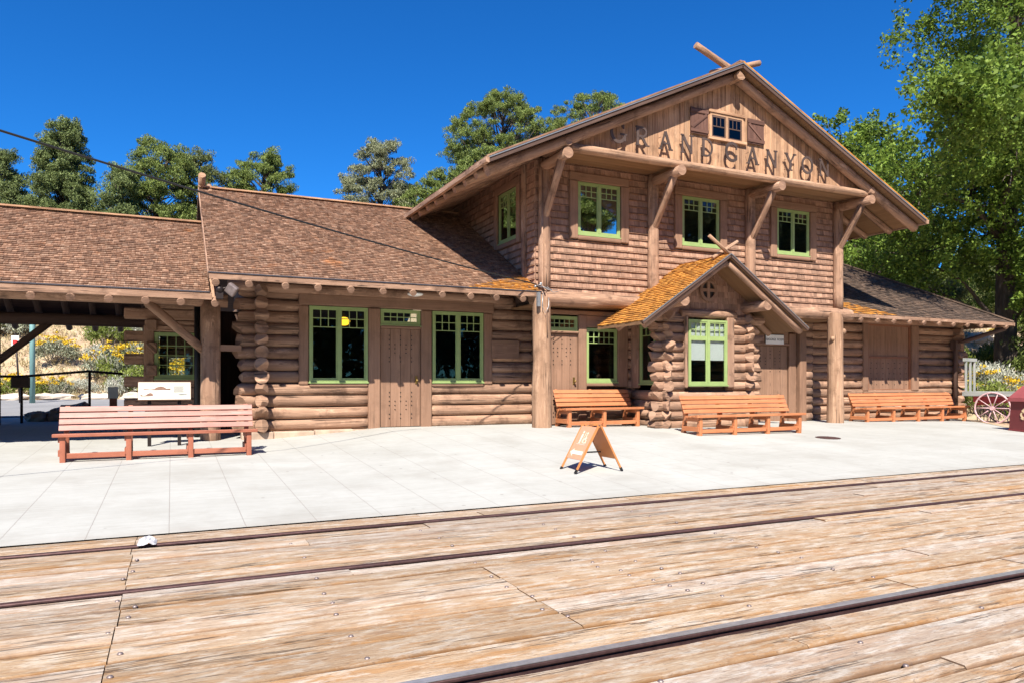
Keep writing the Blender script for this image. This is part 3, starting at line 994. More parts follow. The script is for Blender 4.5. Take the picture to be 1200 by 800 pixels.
for a, b, c, d in WOPS:
    m = MB()
    fbox(m, (0, 14.235, 0), *XF, a - .24, b + .24, d + .01, d + .21, -.02, .05)
    fbox(m, (0, 14.235, 0), *XF, a - .235, a - .017, c - .12, d + .008, -.02, .06); fbox(m, (0, 14.235, 0), *XF, b + .017, b + .235, c - .12, d + .008, -.02, .06)
    fbox(m, (0, 14.235, 0), *XF, a - .015, b + .015, c - .13, c - .034, -.02, .055)
    part(m, 'upper_window_trim', M['trim'], .025)
window((7.265, 16.20, 4.75), *LF, 1.06, 1.19)
m = MB()
L0 = (7.25, 16.20, 0)
fbox(m, L0, *LF, -.2, 1.26, 5.95, 6.13, -.02, .04); fbox(m, L0, *LF, -.2, -.017, 4.6, 5.948, -.02, .045); fbox(m, L0, *LF, 1.077, 1.26, 4.6, 5.948, -.02, .045)
fbox(m, L0, *LF, -.015, 1.075, 4.6, 4.715, -.02, .045)
part(m, 'side_window_trim', M['trim'], .02)
for X in (7.45, 10.38, 13.40, 16.55):
    part(MB().log((X, 14.16, 3.39), (X, 14.16, 6.30), .138, .128, wob=.03), 'corner_post', M['log'])
part(MB().log((7.27, 14.74, 3.4), (7.27, 14.74, 6.5), .10, wob=.03), 'corner_post', M['log'])
part(MB().log((7.12, 14.13, 3.235), (17.0, 14.13, 3.235), .165, .155, wob=.035, hew1=[(0, .3, .2)]), 'floor_beam', M['log'])
for X, zt in ((7.29, 3.27), (16.22, 3.24)):
    m = MB().log((X, 13.97, .1), (X, 13.97, zt), .215, .195, seg=20, step=.16, wob=.05, hew1=[(0, .8, .3)])
    if X > 10:
        m.sphere((X + .19, 13.86, 2.75), .07, 8, 6, (1, 1, 1.1)); m.sphere((X + .19, 13.86, 1.55), .055, 8, 6); m.sphere((X - .2, 13.88, 2.55), .06, 8, 6)
    part(m, 'porch_post', M['post'])
# ceiling of the overhang
m = MB()
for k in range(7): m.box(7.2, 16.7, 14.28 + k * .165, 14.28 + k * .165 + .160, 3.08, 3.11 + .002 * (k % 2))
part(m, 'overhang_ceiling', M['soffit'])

# --- big front gable
XC, ZA, SL, YF = 12.0, 8.83, .471, 12.94
HALF = 6.47
zt = lambda x: ZA - SL * abs(x - XC)
m = MB()
x = 7.15
while x < 16.85:
    w = random.uniform(.115, .165)
    a, b = x, min(x + w - .010, 16.85); x += w
    ha, hb = zt(a) - .16, zt(b) - .16
    if a < XC < b: hb = ha
    if min(ha, hb) < 6.42: continue
    dy = random.uniform(-.004, .004)
    m.hexa([(a, 13.36 + dy, 6.36), (b, 13.36 + dy, 6.36), (b, 13.39, 6.36), (a, 13.39, 6.36), (a, 13.36 + dy, ha), (b, 13.36 + dy, hb), (b, 13.39, hb), (a, 13.39, ha)])
part(m, 'gable_boards', M['gable'])
part(MB().prism([(7.1, 6.34), (16.9, 6.34), (XC, ZA - .14)], (0, 13.395, 0), (1, 0, 0), (0, 0, 1), (0, .03, 0)), 'gable_backing', M['dark_wood'])
part(MB().log((7.52, 13.25, 6.32), (16.50, 13.25, 6.32), .095, .09, seg=18, step=.3, wob=.045, hew0=[(0, .7, .3)], hew1=[(0, -.7, .3)]), 'gable_plate_log', M['post'])
m = MB()
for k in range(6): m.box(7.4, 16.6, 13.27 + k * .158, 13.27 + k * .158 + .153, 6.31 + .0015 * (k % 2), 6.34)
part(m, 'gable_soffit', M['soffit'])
for X in (7.45, 10.38, 13.40, 16.55):
    b = part(MB().log((X, 14.3, 6.15), (X, 13.08, 6.15), .115, .118, wob=.03), 'bracket', M['log'])
    MB().log((X, 14.12, 5.02), (X, 13.36, 6.12), .08, .092, wob=.04, hew0=[(0, .9, .2)]).build('brace', M['log'], b)
    if X in (7.45, 16.55):
        MB().log((X, 14.1, 6.375), (X, 13.06, 6.375), .082, .085, wob=.03).build('outrigger', M['log'], b)
# roof slabs, shingles, boards
yb_ = 22.3
for sgn in (-1, 1):
    xe = XC + sgn * HALF; ze = zt(xe)
    m = MB()
    m.hexa([(xe, YF + .02, ze - .125), (XC, YF + .02, ZA - .125), (XC, yb_, ZA - .125), (xe, yb_, ze - .125),
            (xe, YF + .02, ze - .035), (XC, YF + .02, ZA - .035), (XC, yb_, ZA - .035), (xe, yb_, ze - .035)] if sgn < 0 else
           [(XC, YF + .02, ZA - .125), (xe, YF + .02, ze - .125), (xe, yb_, ze - .125), (XC, yb_, ZA - .125),
            (XC, YF + .02, ZA - .035), (xe, YF + .02, ze - .035), (xe, yb_, ze - .035), (XC, yb_, ZA - .035)])
    part(m, 'roof_sheathing', M['soffit' if sgn > 0 else 'dark_wood'])
    L = math.hypot(HALF, HALF * SL)
    m = MB()
    if sgn < 0: shingles(m, (xe, YF, ze - .034), (0, -1, 0), (1, 0, SL), YF - yb_, 0.02, L, .145, .09, .2, .03)
    else: shingles(m, (xe, YF, ze - .034), (0, 1, 0), (-1, 0, SL), -.02, yb_ - YF, L, .145, .09, .2, .03)
    part(m, 'roof', M['mossy_shingle' if False else 'roof_shingle'])
    # rake: dark gutter edge, pale drip strip, mossy shingle butts and a log
    m = MB().bar((xe, YF - .012, ze - .095), (XC - sgn * -.0, YF - .012, ZA - .095), .04, .10, (0, 0, 1))
    part(m, 'rake_board', M['dark_wood'])
    m = MB().bar((xe + sgn * .0, YF - .042, ze - .052), (XC, YF - .042, ZA - .052), .014, .022, (0, 0, 1))
    part(m, 'drip_edge', M['grey_metal'])
    m = MB().bar((xe, YF - .01, ze - .012), (XC, YF - .01, ZA - .012), .07, .034, (0, 0, 1))
    part(m, 'rake_shingle_edge', M['roof_shingle' if sgn < 0 else 'mossy_shingle'])
    xl = XC + sgn * (HALF - .12)
    part(MB().log((xl, 13.19, zt(xl) - .265), (XC + sgn * .06, 13.19, ZA - .265 - .03), .112, .108, seg=16, wob=.03), 'rake_log', M['log'])
    m = MB().box(min(xe, xe - sgn * .05) - (.0 if sgn > 0 else .03), max(xe, xe - sgn * .05) + (.03 if sgn > 0 else 0), YF - .06, yb_, ze - .135, ze - .03)
    part(m, 'eave_board', M['log'])
    for k in range(13):
        y = 13.72 + k * .62 if sgn < 0 else 13.95 + k * .8
        if y > 21.5: break
        x1 = xe - sgn * .10; x0 = XC + sgn * 4.62
        part(MB().log((x0, y, zt(x0) - .215), (x1, y, zt(x1) - .215), .085, .08, seg=12, wob=.03), 'roof_rafter', M['log'])
m = MB().log((XC, 12.93, ZA - .30), (XC, 13.6, ZA - .30), .115, .11, wob=.08, hew0=[(0, .5, .6), (0, -.5, -.2)])
part(m, 'ridge_log', M['post'])
part(MB().bar((XC, YF - .02, ZA - .0), (XC, yb_, ZA - .0), .16, .03, (0, 0, 1)), 'ridge_board', M['roof_shingle'])
part(MB().log((XC + .35, 13.40, ZA - .09), (XC - .98, 13.40, ZA + .38), .078, .075, wob=.03), 'crossed_pole', M['post'])
part(MB().log((XC - .35, 13.60, ZA - .09), (XC + 1.16, 13.60, ZA + .44), .08, .07, wob=.03), 'crossed_pole', M['post'])
# gable window with shutters
G0 = (0, 13.36, 0)
m = MB()
fbox(m, G0, *XF, 11.34, 12.46, 7.70, 7.765, -.01, .05); fbox(m, G0, *XF, 11.40, 12.40, 7.64, 7.70, -.01, .03)
fbox(m, G0, *XF, 11.33, 12.48, 7.06, 7.12, -.01, .07)
for x0 in (11.37, 11.86, 12.36): fbox(m, G0, *XF, x0, x0 + .07, 7.122, 7.638, -.01, .035)
part(m, 'gable_window_trim', M['gable'])
for x0 in (11.445, 11.935):
    fr = MB(); w_, h_ = .42, .51
    for q in ((0, .035, 0, h_), (w_ - .035, w_, 0, h_), (.035, w_ - .035, 0, .04), (.035, w_ - .035, h_ - .035, h_), (.035, w_ - .035, .25, .275)):
        fbox(fr, (x0, 13.355, 7.124), *XF, *q, .0, .018)
    for i in (1, 2): fbox(fr, (x0, 13.355, 7.124), *XF, .035 + i * .117 - .007, .035 + i * .117 + .007, .04 if i < 0 else .2751, h_ - .035, .0, .014)
    gw = part(fr, 'gable_window', M['dark_wood'])
    pm = MB(); fbox(pm, (x0, 13.355, 7.124), *XF, .02, w_ - .02, .02, h_ - .02, .004, .008); pm.build('pane', glass_mat('gable_glass', (.12, .13, .14)), gw)
for x0, s in ((10.80, 1), (12.52, -1)):
    m = MB(); w_, h_ = .52, .60
    for k in range(4): fbox(m, (x0, 13.35, 7.12), *XF, k * .13 + .002, k * .13 + .127, 0, h_, .02, .042)
    fbox(m, (x0, 13.35, 7.12), *XF, 0, w_, .035, .115, .043, .062); fbox(m, (x0, 13.35, 7.12), *XF, 0, w_, h_ - .115, h_ - .035, .043, .062)
    a, b = ((.03, .47) if s > 0 else (.47, .03))
    m.bar((x0 + a, 13.35 - .052, 7.12 + .13), (x0 + b, 13.35 - .052, 7.12 + h_ - .13), .018, .07, (0, 0, 1))
    part(m, 'shutter', M['shutter'], .004)

# --- letters of the station name, standing off the gable boards on pins
def arc(cx, cy, rx, ry, a0, a1, n=16):
    return [(cx + rx * math.cos(R(a0 + (a1 - a0) * i / n)), cy + ry * math.sin(R(a0 + (a1 - a0) * i / n))) for i in range(n + 1)]
GLY = {   # strokes: (polyline, width); unit height 1
    'G': (.86, [(arc(.44, .5, .40, .46, 42, 330, 26), .13), ([(.80, .42), (.80, .10)], .12), ([(.56, .43), (.92, .43)], .07), ([(.73, .70), (.73, .93)], .06)]),
    'R': (.80, [([(.14, 0), (.14, 1)], .13), ([(.14, .955), (.42, .955)] + arc(.42, .725, .25, .23, 90, -90, 10) + [(.14, .495)], .09), ([(.36, .49), (.70, .02)], .12), ([(.0, .03), (.28, .03)], .06), ([(.60, .03), (.86, .03)], .06), ([(0, .97), (.2, .97)], .06)]),
    'A': (.88, [([(.10, .0), (.43, .98)], .085), ([(.43, .98), (.77, .0)], .13), ([(.22, .34), (.64, .34)], .07), ([(-.02, .03), (.22, .03)], .06), ([(.62, .03), (.90, .03)], .06)]),
    'N': (.86, [([(.13, .0), (.13, 1.0)], .085), ([(.13, .98), (.73, .02)], .13), ([(.73, 1.0), (.73, .0)], .085), ([(0, .03), (.26, .03)], .06), ([(.60, .97), (.86, .97)], .06), ([(0, .97), (.18, .97)], .06)]),
    'D': (.84, [([(.14, 0), (.14, 1)], .13), ([(.04, .955), (.34, .955)] + arc(.34, .5, .40, .455, 90, -90, 16) + [(.04, .045)], .09)]),
    'C': (.80, [(arc(.44, .5, .40, .46, 48, 316, 26), .13), ([(.73, .64), (.73, .92)], .06), ([(.73, .10), (.73, .36)], .06)]),
    'Y': (.84, [([(.10, 1.0), (.43, .46)], .13), ([(.76, 1.0), (.43, .46)], .085), ([(.43, .5), (.43, 0)], .12), ([(-.02, .97), (.24, .97)], .06), ([(.64, .97), (.88, .97)], .06), ([(.28, .03), (.58, .03)], .06)]),
    'O': (.90, [(arc(.45, .5, .40, .46, 0, 360, 34), .12)]),
}
def glyph(mb, ch, x0, z0, h, y, th):
    wd, strokes = GLY[ch]
    for k, (pl, w) in enumerate(strokes):
        pts = [V((x0 + p[0] * h, 0, z0 + p[1] * h)) for p in pl]
        nrm = []
        for i in range(len(pts)):
            d = (pts[min(i + 1, len(pts) - 1)] - pts[max(i - 1, 0)]).normalized()
            nrm.append(V((-d.z, 0, d.x)))
        closed = (pts[0] - pts[-1]).length < 1e-4
        if closed:
            d = (pts[1] - pts[-2]).normalized(); nrm[0] = nrm[-1] = V((-d.z, 0, d.x))
        b = len(mb.v); hw = w * h * .60; dy = .0025 * k
        for p, n in zip(pts, nrm):
            for yy in (y - th - dy, y - dy * .5):
                for s in (1, -1):
                    q = p + n * hw * s; mb.v.append((q.x, yy, q.z))
        for i in range(len(pts) - 1):
            o = b + i * 4
            for a, c in ((0, 1), (1, 3), (3, 2), (2, 0)):
                mb.face([o + a, o + c, o + 4 + c, o + 4 + a], [(0, 0)] * 4)
        if not closed:
            o = b; mb.face([o, o + 2, o + 3, o + 1], [(0, 0)] * 4)
            o = b + (len(pts) - 1) * 4; mb.face([o, o + 1, o + 3, o + 2], [(0, 0)] * 4)
for ch, xc in zip('GRANDCANYON', (8.77, 9.39, 10.03, 10.63, 11.22, 11.94, 12.59, 13.19, 13.80, 14.38, 14.96)):
    h = .445 if ch in 'GC' else .42
    m = MB(); glyph(m, ch, xc - GLY[ch][0] * h / 2, 6.59 - (.01 if ch in 'GC' else 0), h, 13.235, .02)
    for dz in (.1, .34): m.tube([(xc - GLY[ch][0] * h / 2 + .14 * h, 13.23, 6.52 + dz), (xc - GLY[ch][0] * h / 2 + .14 * h, 13.31, 6.52 + dz)], .006, 5)
    part(m, 'letter', M['letter'], label=f'rusty metal letter {ch}')

# --- left wing roof
EX0, EX1, EY, EZ, RY, RZ = .60, 7.25, 13.92, 3.355, 19.0, 6.08
sl_ = (RZ - EZ) / (RY - EY)
def slab(mb, x0, x1, ya, za, yb, zb, off, th):
    return mb.hexa([(x0, ya, za - off - th), (x1, ya, za - off - th), (x1, yb, zb - off - th), (x0, yb, zb - off - th),
                    (x0, ya, za - off), (x1, ya, za - off), (x1, yb, zb - off), (x0, yb, zb - off)])
m = MB(); slab(m, EX0, EX1, EY + .01, EZ, RY, RZ, .03, .07); slab(m, EX0, EX1, RY + .005, RZ, RY + 5, RZ - sl_ * 5, .03, .07)
part(m, 'roof_sheathing', M['dark_wood'])
m = MB()
Ls = math.hypot(RY - EY, RZ - EZ)
shingles(m, (0, EY, EZ - .03), (1, 0, 0), (0, RY - EY, RZ - EZ), EX0, EX1, Ls, .102, .06, .14, .026)
shingles(m, (0, RY + 5, RZ - sl_ * 5 - .03), (-1, 0, 0), (0, -1, sl_), -EX1, -EX0, Ls, .25, .2, .4, .026)
part(m, 'roof', M['roof_shingle'])
m = MB()
shingles(m, (0, EY, EZ - .028), (1, 0, 0), (0, RY - EY, RZ - EZ), 5.5, EX1, .95, .102, .06, .14, .032, xmin=lambda v: 5.5 + v * 1.7)
part(m, 'lichen_patch', M['mossy_shingle'])
m = MB(); m.box(EX0, EX1, EY - .035, EY, EZ - .135, EZ - .028)
part(m, 'fascia', M['log'], .006)
part(MB().box(EX0 - .01, EX1, EY - .05, EY + .02, EZ - .026, EZ - .006), 'drip_edge', M['flash'])
part(MB().bar((EX0 - .01, RY, RZ + .01), (EX1, RY, RZ + .01), .20, .035), 'ridge_board', M['gable'])
m = MB().bar((EX0 - .012, EY, EZ - .055), (EX0 - .012, RY, RZ - .055), .02, .085, (0, 0, 1)); m.bar((EX0 - .012, RY, RZ - .055), (EX0 - .012, RY + 5, RZ - sl_ * 5 - .055), .02, .085, (0, 0, 1))
part(m, 'barge_board', M['log'])
part(MB().prism([(15.4, 3.2), (22.6, 3.2), (RY, RZ - .12)], (1.6, 0, 0), (0, 1, 0), (0, 0, 1), (.05, 0, 0)), 'end_gable_wall', M['dark_wood'])
for X in (.73, 1.29, 1.93, 2.52, 3.14, 3.77, 4.38, 5.0, 5.62, 6.2, 6.82):
    y1 = 17.5
    part(MB().log((X - .02, 13.88, 3.155), (X - .02, y1, 3.155 + sl_ * (y1 - 13.88)), .066, .066, seg=12, step=.6), 'roof_rafter', M['log'])
part(MB().log((1.0, 15.32, 3.30), (7.2, 15.32, 3.30), .11, step=.6), 'eave_plate_log', M['log'])
part(MB().log((.66, 19.3, 5.90), (.66, 18.72, 6.31), .085, .082, wob=.03), 'crossed_pole', M['post'])
part(MB().log((.84, 18.8, 5.9), (.84, 19.3, 6.2), .07, .065, wob=.03), 'crossed_pole', M['post'])
# interior: floor, back walls, a hanging lamp
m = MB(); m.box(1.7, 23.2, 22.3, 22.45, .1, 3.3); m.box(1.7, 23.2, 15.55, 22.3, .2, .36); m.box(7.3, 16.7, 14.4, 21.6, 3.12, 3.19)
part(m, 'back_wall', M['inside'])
lr = part(MB().tube([(3.50, 16.3, 3.1), (3.50, 16.3, 2.86)], .012), 'hanging_lamp', M['iron'])
m = MB()
for k, (a, b) in enumerate(((.08, 2.81), (.115, 2.76), (.09, 2.71))): m.sphere((3.50, 16.3, b - .01), a * 1.25, 14, 8, (1, 1, .42))
m.build('lamp_shade', M['lamp_glow'], lr)
# the little roofed vent behind the ridge
m = MB(); m.box(8.0, 8.9, 23.2, 24.1, 5.6, 6.6)
part(m, 'roof_vent', M['dark_wood'])
m = MB(); slab(m, 7.8, 9.1, 23.0, 6.62, 23.65, 6.95, 0, .06); slab(m, 7.8, 9.1, 23.66, 6.95, 24.3, 6.62, 0, .06)
part(m, 'vent_roof', M['mossy_shingle'])

# --- right wing: logs, boarded window, hipped dark roof
m = MB()
RB = (19.17, 21.12, 1.25, 3.15)
log_wall(m, 'x', 15.41, 16.5, 23.3, .22, .243, 12, .119, [(18.98, 21.45, 1.22, 3.2)], ext1=(.45, .75))
part(m, 'log_wall', M['log'])
m = MB(); log_wall(m, 'y', 23.3, 15.41, 22.4, .235, .243, 12, .122, ext0=(.28, .42))
part(m, 'log_end_wall', M['log'])
m = MB()
fbox(m, (0, 15.30, 0), *XF, 18.93, 19.16, 1.12, 3.16, -.06, .03); fbox(m, (0, 15.30, 0), *XF, 21.13, 21.46, 1.12, 3.16, -.06, .03)
fbox(m, (0, 15.30, 0), *XF, 18.93, 21.46, 3.162, 3.3, -.06, .035); fbox(m, (0, 15.30, 0), *XF, 18.9, 21.2, 1.05, 1.115, -.06, .09)
part(m, 'window_trim', M['trim'], .025)
m = MB()
for q in ((19.165, 19.225, 1.12, 3.16), (21.06, 21.125, 1.12, 3.16), (19.226, 21.058, 3.10, 3.158), (19.226, 21.058, 1.12, 1.18), (19.226, 21.058, 2.12, 2.18)):
    fbox(m, (0, 15.33, 0), *XF, *q, -.03, .01)
part(m, 'boarded_window_frame', M['rust_frame'])
m = MB()
for k in range(7): fbox(m, (0, 15.35, 0), *XF, 19.22 + k * .263, 19.22 + k * .263 + .258, 1.15, 3.12, -.03, .002 * (k % 2))
bo = part(m, 'window_boards', M['trim'])
m = MB()
for k in range(7):
    for z in (1.32, 1.5, 1.66, 1.82, 1.98):
        m.sphere((19.35 + k * .263 + random.uniform(-.03, .03), 15.347, z), .014, 6, 4)
m.build('studs', M['iron'], bo)
HX, HY, HZ, HS = 24.25, 14.05, 3.29, .60
RD = 4.95
m = MB()
P = lambda x, y, o: (x, y, HZ + HS * min(y - HY, HX - x) - o)
hx = HX - RD
m.prism([(16.55, 0), (HX, 0), (hx, RD), (16.55, RD)], (0, HY + .01, HZ - .10), (1, 0, 0), (0, 1, HS), (0, 0, .07))
part(m, 'roof_sheathing', M['soffit'])
m = MB()
for pts in ([(HX, HY + .02), (HX, HY + 2 * RD), (hx, HY + RD)], [(HX, HY + 2 * RD), (16.55, HY + 2 * RD), (16.55, HY + RD), (hx, HY + RD)]):
    b = len(m.v)
    for o in (.10, .03):
        for x, y in pts:
            z = HZ + HS * max(0, min(HX - x, HY + 2 * RD - y, RD, y - HY))
            m.v.append((x, y, z - o))
    n = len(pts)
    m.face([b + i for i in range(n)][::-1], [(0, 0)] * n); m.face([b + n + i for i in range(n)], [(x, y) for x, y in pts])
    for i in range(n): m.face([b + i, b + (i + 1) % n, b + n + (i + 1) % n, b + n + i], [(0, 0)] * 4)
part(m, 'hip_roof_slopes', M['dark_shingle'])
m = MB()
k_ = math.hypot(1, HS)
shingles(m, (0, HY, HZ - .03), (1, 0, 0), (0, 1, HS), 16.72, HX, RD * k_, .125, .08, .19, .028, xmax=lambda v: HX - v / k_)
part(m, 'roof', M['dark_shingle'])
m = MB()
shingles(m, (0, HY, HZ - .028), (1, 0, 0), (0, 1, HS), 16.74, 18.9, .85, .125, .08, .19, .034, xmax=lambda v: 18.9 - v * 1.9)
part(m, 'lichen_patch', M['mossy_shingle'])
part(MB().bar((HX, HY, HZ + .01), (hx, HY + RD, HZ + HS * RD + .01), .16, .04), 'hip_board', M['dark_shingle'])
part(MB().box(16.9, HX, HY - .035, HY, HZ - .12, HZ - .026), 'fascia', M['log'], .006)
part(MB().box(HX, HX + .035, HY - .035, HY + 2 * RD, HZ - .14, HZ - .026), 'fascia', M['log'], .006)
for X in (17.28, 17.95, 18.62, 19.30, 19.92, 20.6, 21.26, 21.92, 22.58, 23.2, 23.85):
    y1 = 16.2 if X < 22.5 else 14.05 + (HX - X) * .95 + .3
    part(MB().log((X, 14.0, 3.10), (X, y1, 3.10 + HS * (y1 - 14.0)), .064, seg=12, step=.6), 'roof_rafter', M['log'])
part(MB().log((16.6, 15.33, 3.28), (23.6, 15.33, 3.28), .11, step=.6), 'eave_plate_log', M['log'])
m = MB(); m.tube([(23.12, 15.18, .2), (23.12, 15.18, 2.62), (23.25, 14.9, 2.72), (23.95, 14.12, 3.08)], .07, 10); m.box(23.0, 23.24, 15.08, 15.28, 2.45, 2.72)
part(m, 'downspout', M['dark_wood'])

# --- ground floor under the overhang
m = MB()
log_wall(m, 'x', 14.57, 7.66, 10.08, .30, .235, 12, .116, [(7.5, 8.72, .2, 3.06), (8.66, 9.86, 1.30, 3.06)])
part(m, 'log_wall', M['log']); m = MB()
log_wall(m, 'x', 15.17, 12.5, 16.6, .30, .235, 12, .116, [(14.2, 15.85, .2, 2.85)])
part(m, 'log_wall', M['log']); m = MB()
log_wall(m, 'y', 7.83, 14.6, 15.35, .30, .235, 12, .116)
part(m, 'log_wall', M['log'])
for yy, grp in ((14.47, (((8.49, 8.70, .3, 2.93), .06), ((9.57, 9.85, 1.28, 2.93), .04), ((7.6, 9.86, 2.932, 3.03), .035), ((7.66, 8.488, 2.50, 2.555), .05),
              ((8.702, 9.568, 2.66, 2.93), .03), ((8.702, 9.568, 1.30, 1.37), .05))),
             (15.06, (((15.64, 15.90, .2, 2.74), .05), ((14.1, 15.638, 2.40, 2.47), .05), ((14.1, 15.64, 2.472, 2.86), .02)))):
    m = MB()
    for q, n1 in grp: fbox(m, (0, yy, 0), *XF, *q, -.08, n1)
    part(m, 'door_trim', M['trim'], .02)
part(MB().box(15.94, 16.19, 14.9, 15.32, .2, 3.07), 'porch_jamb', M['trim'], .03)
door((7.68, 14.49, .44), *XF, .80, 2.05, 4)
door((14.36, 15.08, .30), *XF, 1.26, 2.09, 5, handle=False)
window((7.68, 14.47, 2.56), *XF, .80, .33, 1, (5, 2), 1.0)
window((8.71, 14.46, 1.40), *XF, .85, 1.24, 1, (5, 2), .26)
sg = part(MB().box(14.75, 15.44, 15.015, 15.035, 2.42, 2.70), 'baggage_room_sign', M['black'])
MB().box(14.765, 15.425, 15.007, 15.013, 2.435, 2.685).build('sign_face', M['white'], sg)
def text(body, size, loc, mat, name, parent, rot=(PI / 2, 0, 0), depth=.002, org=None, align='CENTER', stretch=1.0):
    c = bpy.data.curves.new('text', 'FONT'); c.body = body; c.size = size; c.extrude = depth; c.align_x = align; c.align_y = 'CENTER'
    o = bpy.data.objects.new('text', c); COL.objects.link(o)
    bpy.context.view_layer.update()
    me = bpy.data.meshes.new_from_object(o.evaluated_get(bpy.context.evaluated_depsgraph_get()))
    bpy.data.objects.remove(o); bpy.data.curves.remove(c)
    mt = Matrix.Translation(V(loc) - (world_of(parent) if org is None else V(org))) @ Matrix.Rotation(rot[2], 4, 'Z') @ Matrix.Rotation(rot[0], 4, 'X') @ Matrix.Rotation(rot[1], 4, 'Z') @ Matrix.Diagonal((stretch, 1, 1, 1))
    me.transform(mt); me.materials.clear(); me.materials.append(mat)
    ob = bpy.data.objects.new(name, me); COL.objects.link(ob); ob.parent = parent
    return ob
text('BAGGAGE  ROOM', .088, (15.095, 15.0045, 2.56), M['text'], 'lettering', sg, stretch=.88)
# baseline under the overhang: conduit and insulators at the left corner
m = MB().tube([(7.33, 14.02, 6.0), (7.33, 14.02, 3.5), (7.31, 13.80, 3.35), (7.31, 13.74, 2.4)], .018)
part(m, 'conduit', M['log'])
m = MB()
for k in range(4): m.tube([(7.05 + k * .09, 13.9 - .04 * k, 3.44), (7.12 + k * .1, 13.7, 3.46 - .05 * k), (7.3 + k * .14, 13.78, 3.38)], .007, 5)
m.tube([(7.2, 13.74, 3.3), (7.17, 13.72, 3.0), (7.24, 13.71, 2.86), (7.33, 13.73, 3.0), (7.34, 13.74, 3.2)], .008, 5)
m.sphere((7.2, 13.84, 3.5), .035); m.sphere((7.08, 13.86, 3.44), .03); m.box(7.06, 7.13, 13.72, 13.78, 3.0, 3.3)
part(m, 'service_drop_fittings', M['grey_metal'])

# --- front bay with its own gable roof
BX0, BX1, BY = 10.08, 12.50, 13.36
m = MB()
bop = [(10.60, 11.86, 1.26, 2.98)]
log_wall(m, 'x', BY, BX0, BX1, .30, .222, 12, .112, bop, ext0=(.30, .46), ext1=(.34, .52))
log_wall(m, 'y', BX0, BY, 14.55, .315, .222, 12, .115, [(13.52, 14.44, 1.3, 2.95)], ext0=(.20, .34))
log_wall(m, 'y', BX1, BY, 15.3, .315, .222, 12, .115, ext0=(.20, .34))
part(m, 'bay_log_wall', M['log'])
for q, n1 in (((10.58, 10.66, 1.26, 2.90), .05), ((11.80, 12.02, 1.26, 2.90), .05)):
    m = MB(); fbox(m, (0, 13.25, 0), *XF, *q, -.1, n1); part(m, 'bay_window_trim', M['log'], .03)
part(MB().log((10.50, 13.30, 2.955), (12.1, 13.30, 2.955), .092, wob=.05), 'bay_lintel', M['log'])
window((10.665, 13.20, 1.33), *XF, 1.13, 1.49, 2, (3, 2), .27, bar=.10, blind=.62)
window((9.97, 14.13, 1.36), *LF, .60, 1.52, 1, (3, 2), .26)
m = MB(); fbox(m, (9.97, 14.46, 0), *LF, 0, .30, 1.26, 2.95, -.06, .03); part(m, 'bay_side_trim', M['log'], .03)
PA, PS, PY, PC, PH = 4.27, .668, 12.50, 11.25, 2.36
pz = lambda x: PA - PS * abs(x - PC)
m = MB().prism([(BX0 - .1, 2.93), (BX1 + .1, 2.93), (BX1 + .1, pz(BX1 + .1) - .1), (PC, PA - .1), (BX0 - .1, pz(BX0 - .1) - .1)], (0, 13.36, 0), (1, 0, 0), (0, 0, 1), (0, .06, 0))
part(m, 'bay_gable_backing', M['dark_wood'])
m = MB()
shingles(m, (0, 13.355, 2.95), (1, 0, 0), (0, 0, 1), BX0 - .1, BX1 + .1, 1.3, .14, .09, .2, .02, xmin=lambda v: PC - (PA - .1 - 2.95 - v) / PS, xmax=lambda v: PC + (PA - .1 - 2.95 - v) / PS, drop=.2)
part(m, 'bay_gable_shingles', M['wall_shingle'])
# round vent with a cross
m = MB(); c = (11.30, 13.30, 3.52)
for a, b in ((0, 180), (180, 360)):
    out = arc(0, 0, .25, .265, a, b, 18); inn = arc(0, 0, .178, .19, b, a, 18)
    m.prism(out + inn, c, (1, 0, 0), (0, 0, 1), (0, -.035, 0))
fbox(m, c, *XF, -.04, .04, -.20, .20, .0, .03); fbox(m, c, *XF, -.185, -.041, -.036, .036, .0, .028); fbox(m, c, *XF, .041, .185, -.036, .036, .0, .028)
vt = part(m, 'round_vent', M['trim'])
MB().prism(arc(0, 0, .19, .20, 0, 350, 24), (11.30, 13.318, 3.52), (1, 0, 0), (0, 0, 1), (0, -.008, 0)).build('vent_mesh', M['black'], vt)
for X in (10.06, 12.44):
    part(MB().log((X, 14.2, 3.16), (X, 12.58, 3.16), .122, .125, wob=.03), 'purlin_log', M['log'])
part(MB().log((PC, 14.2, PA - .25), (PC, 12.62, PA - .25), .065, .06), 'purlin_log', M['log'])
pyb = 14.26
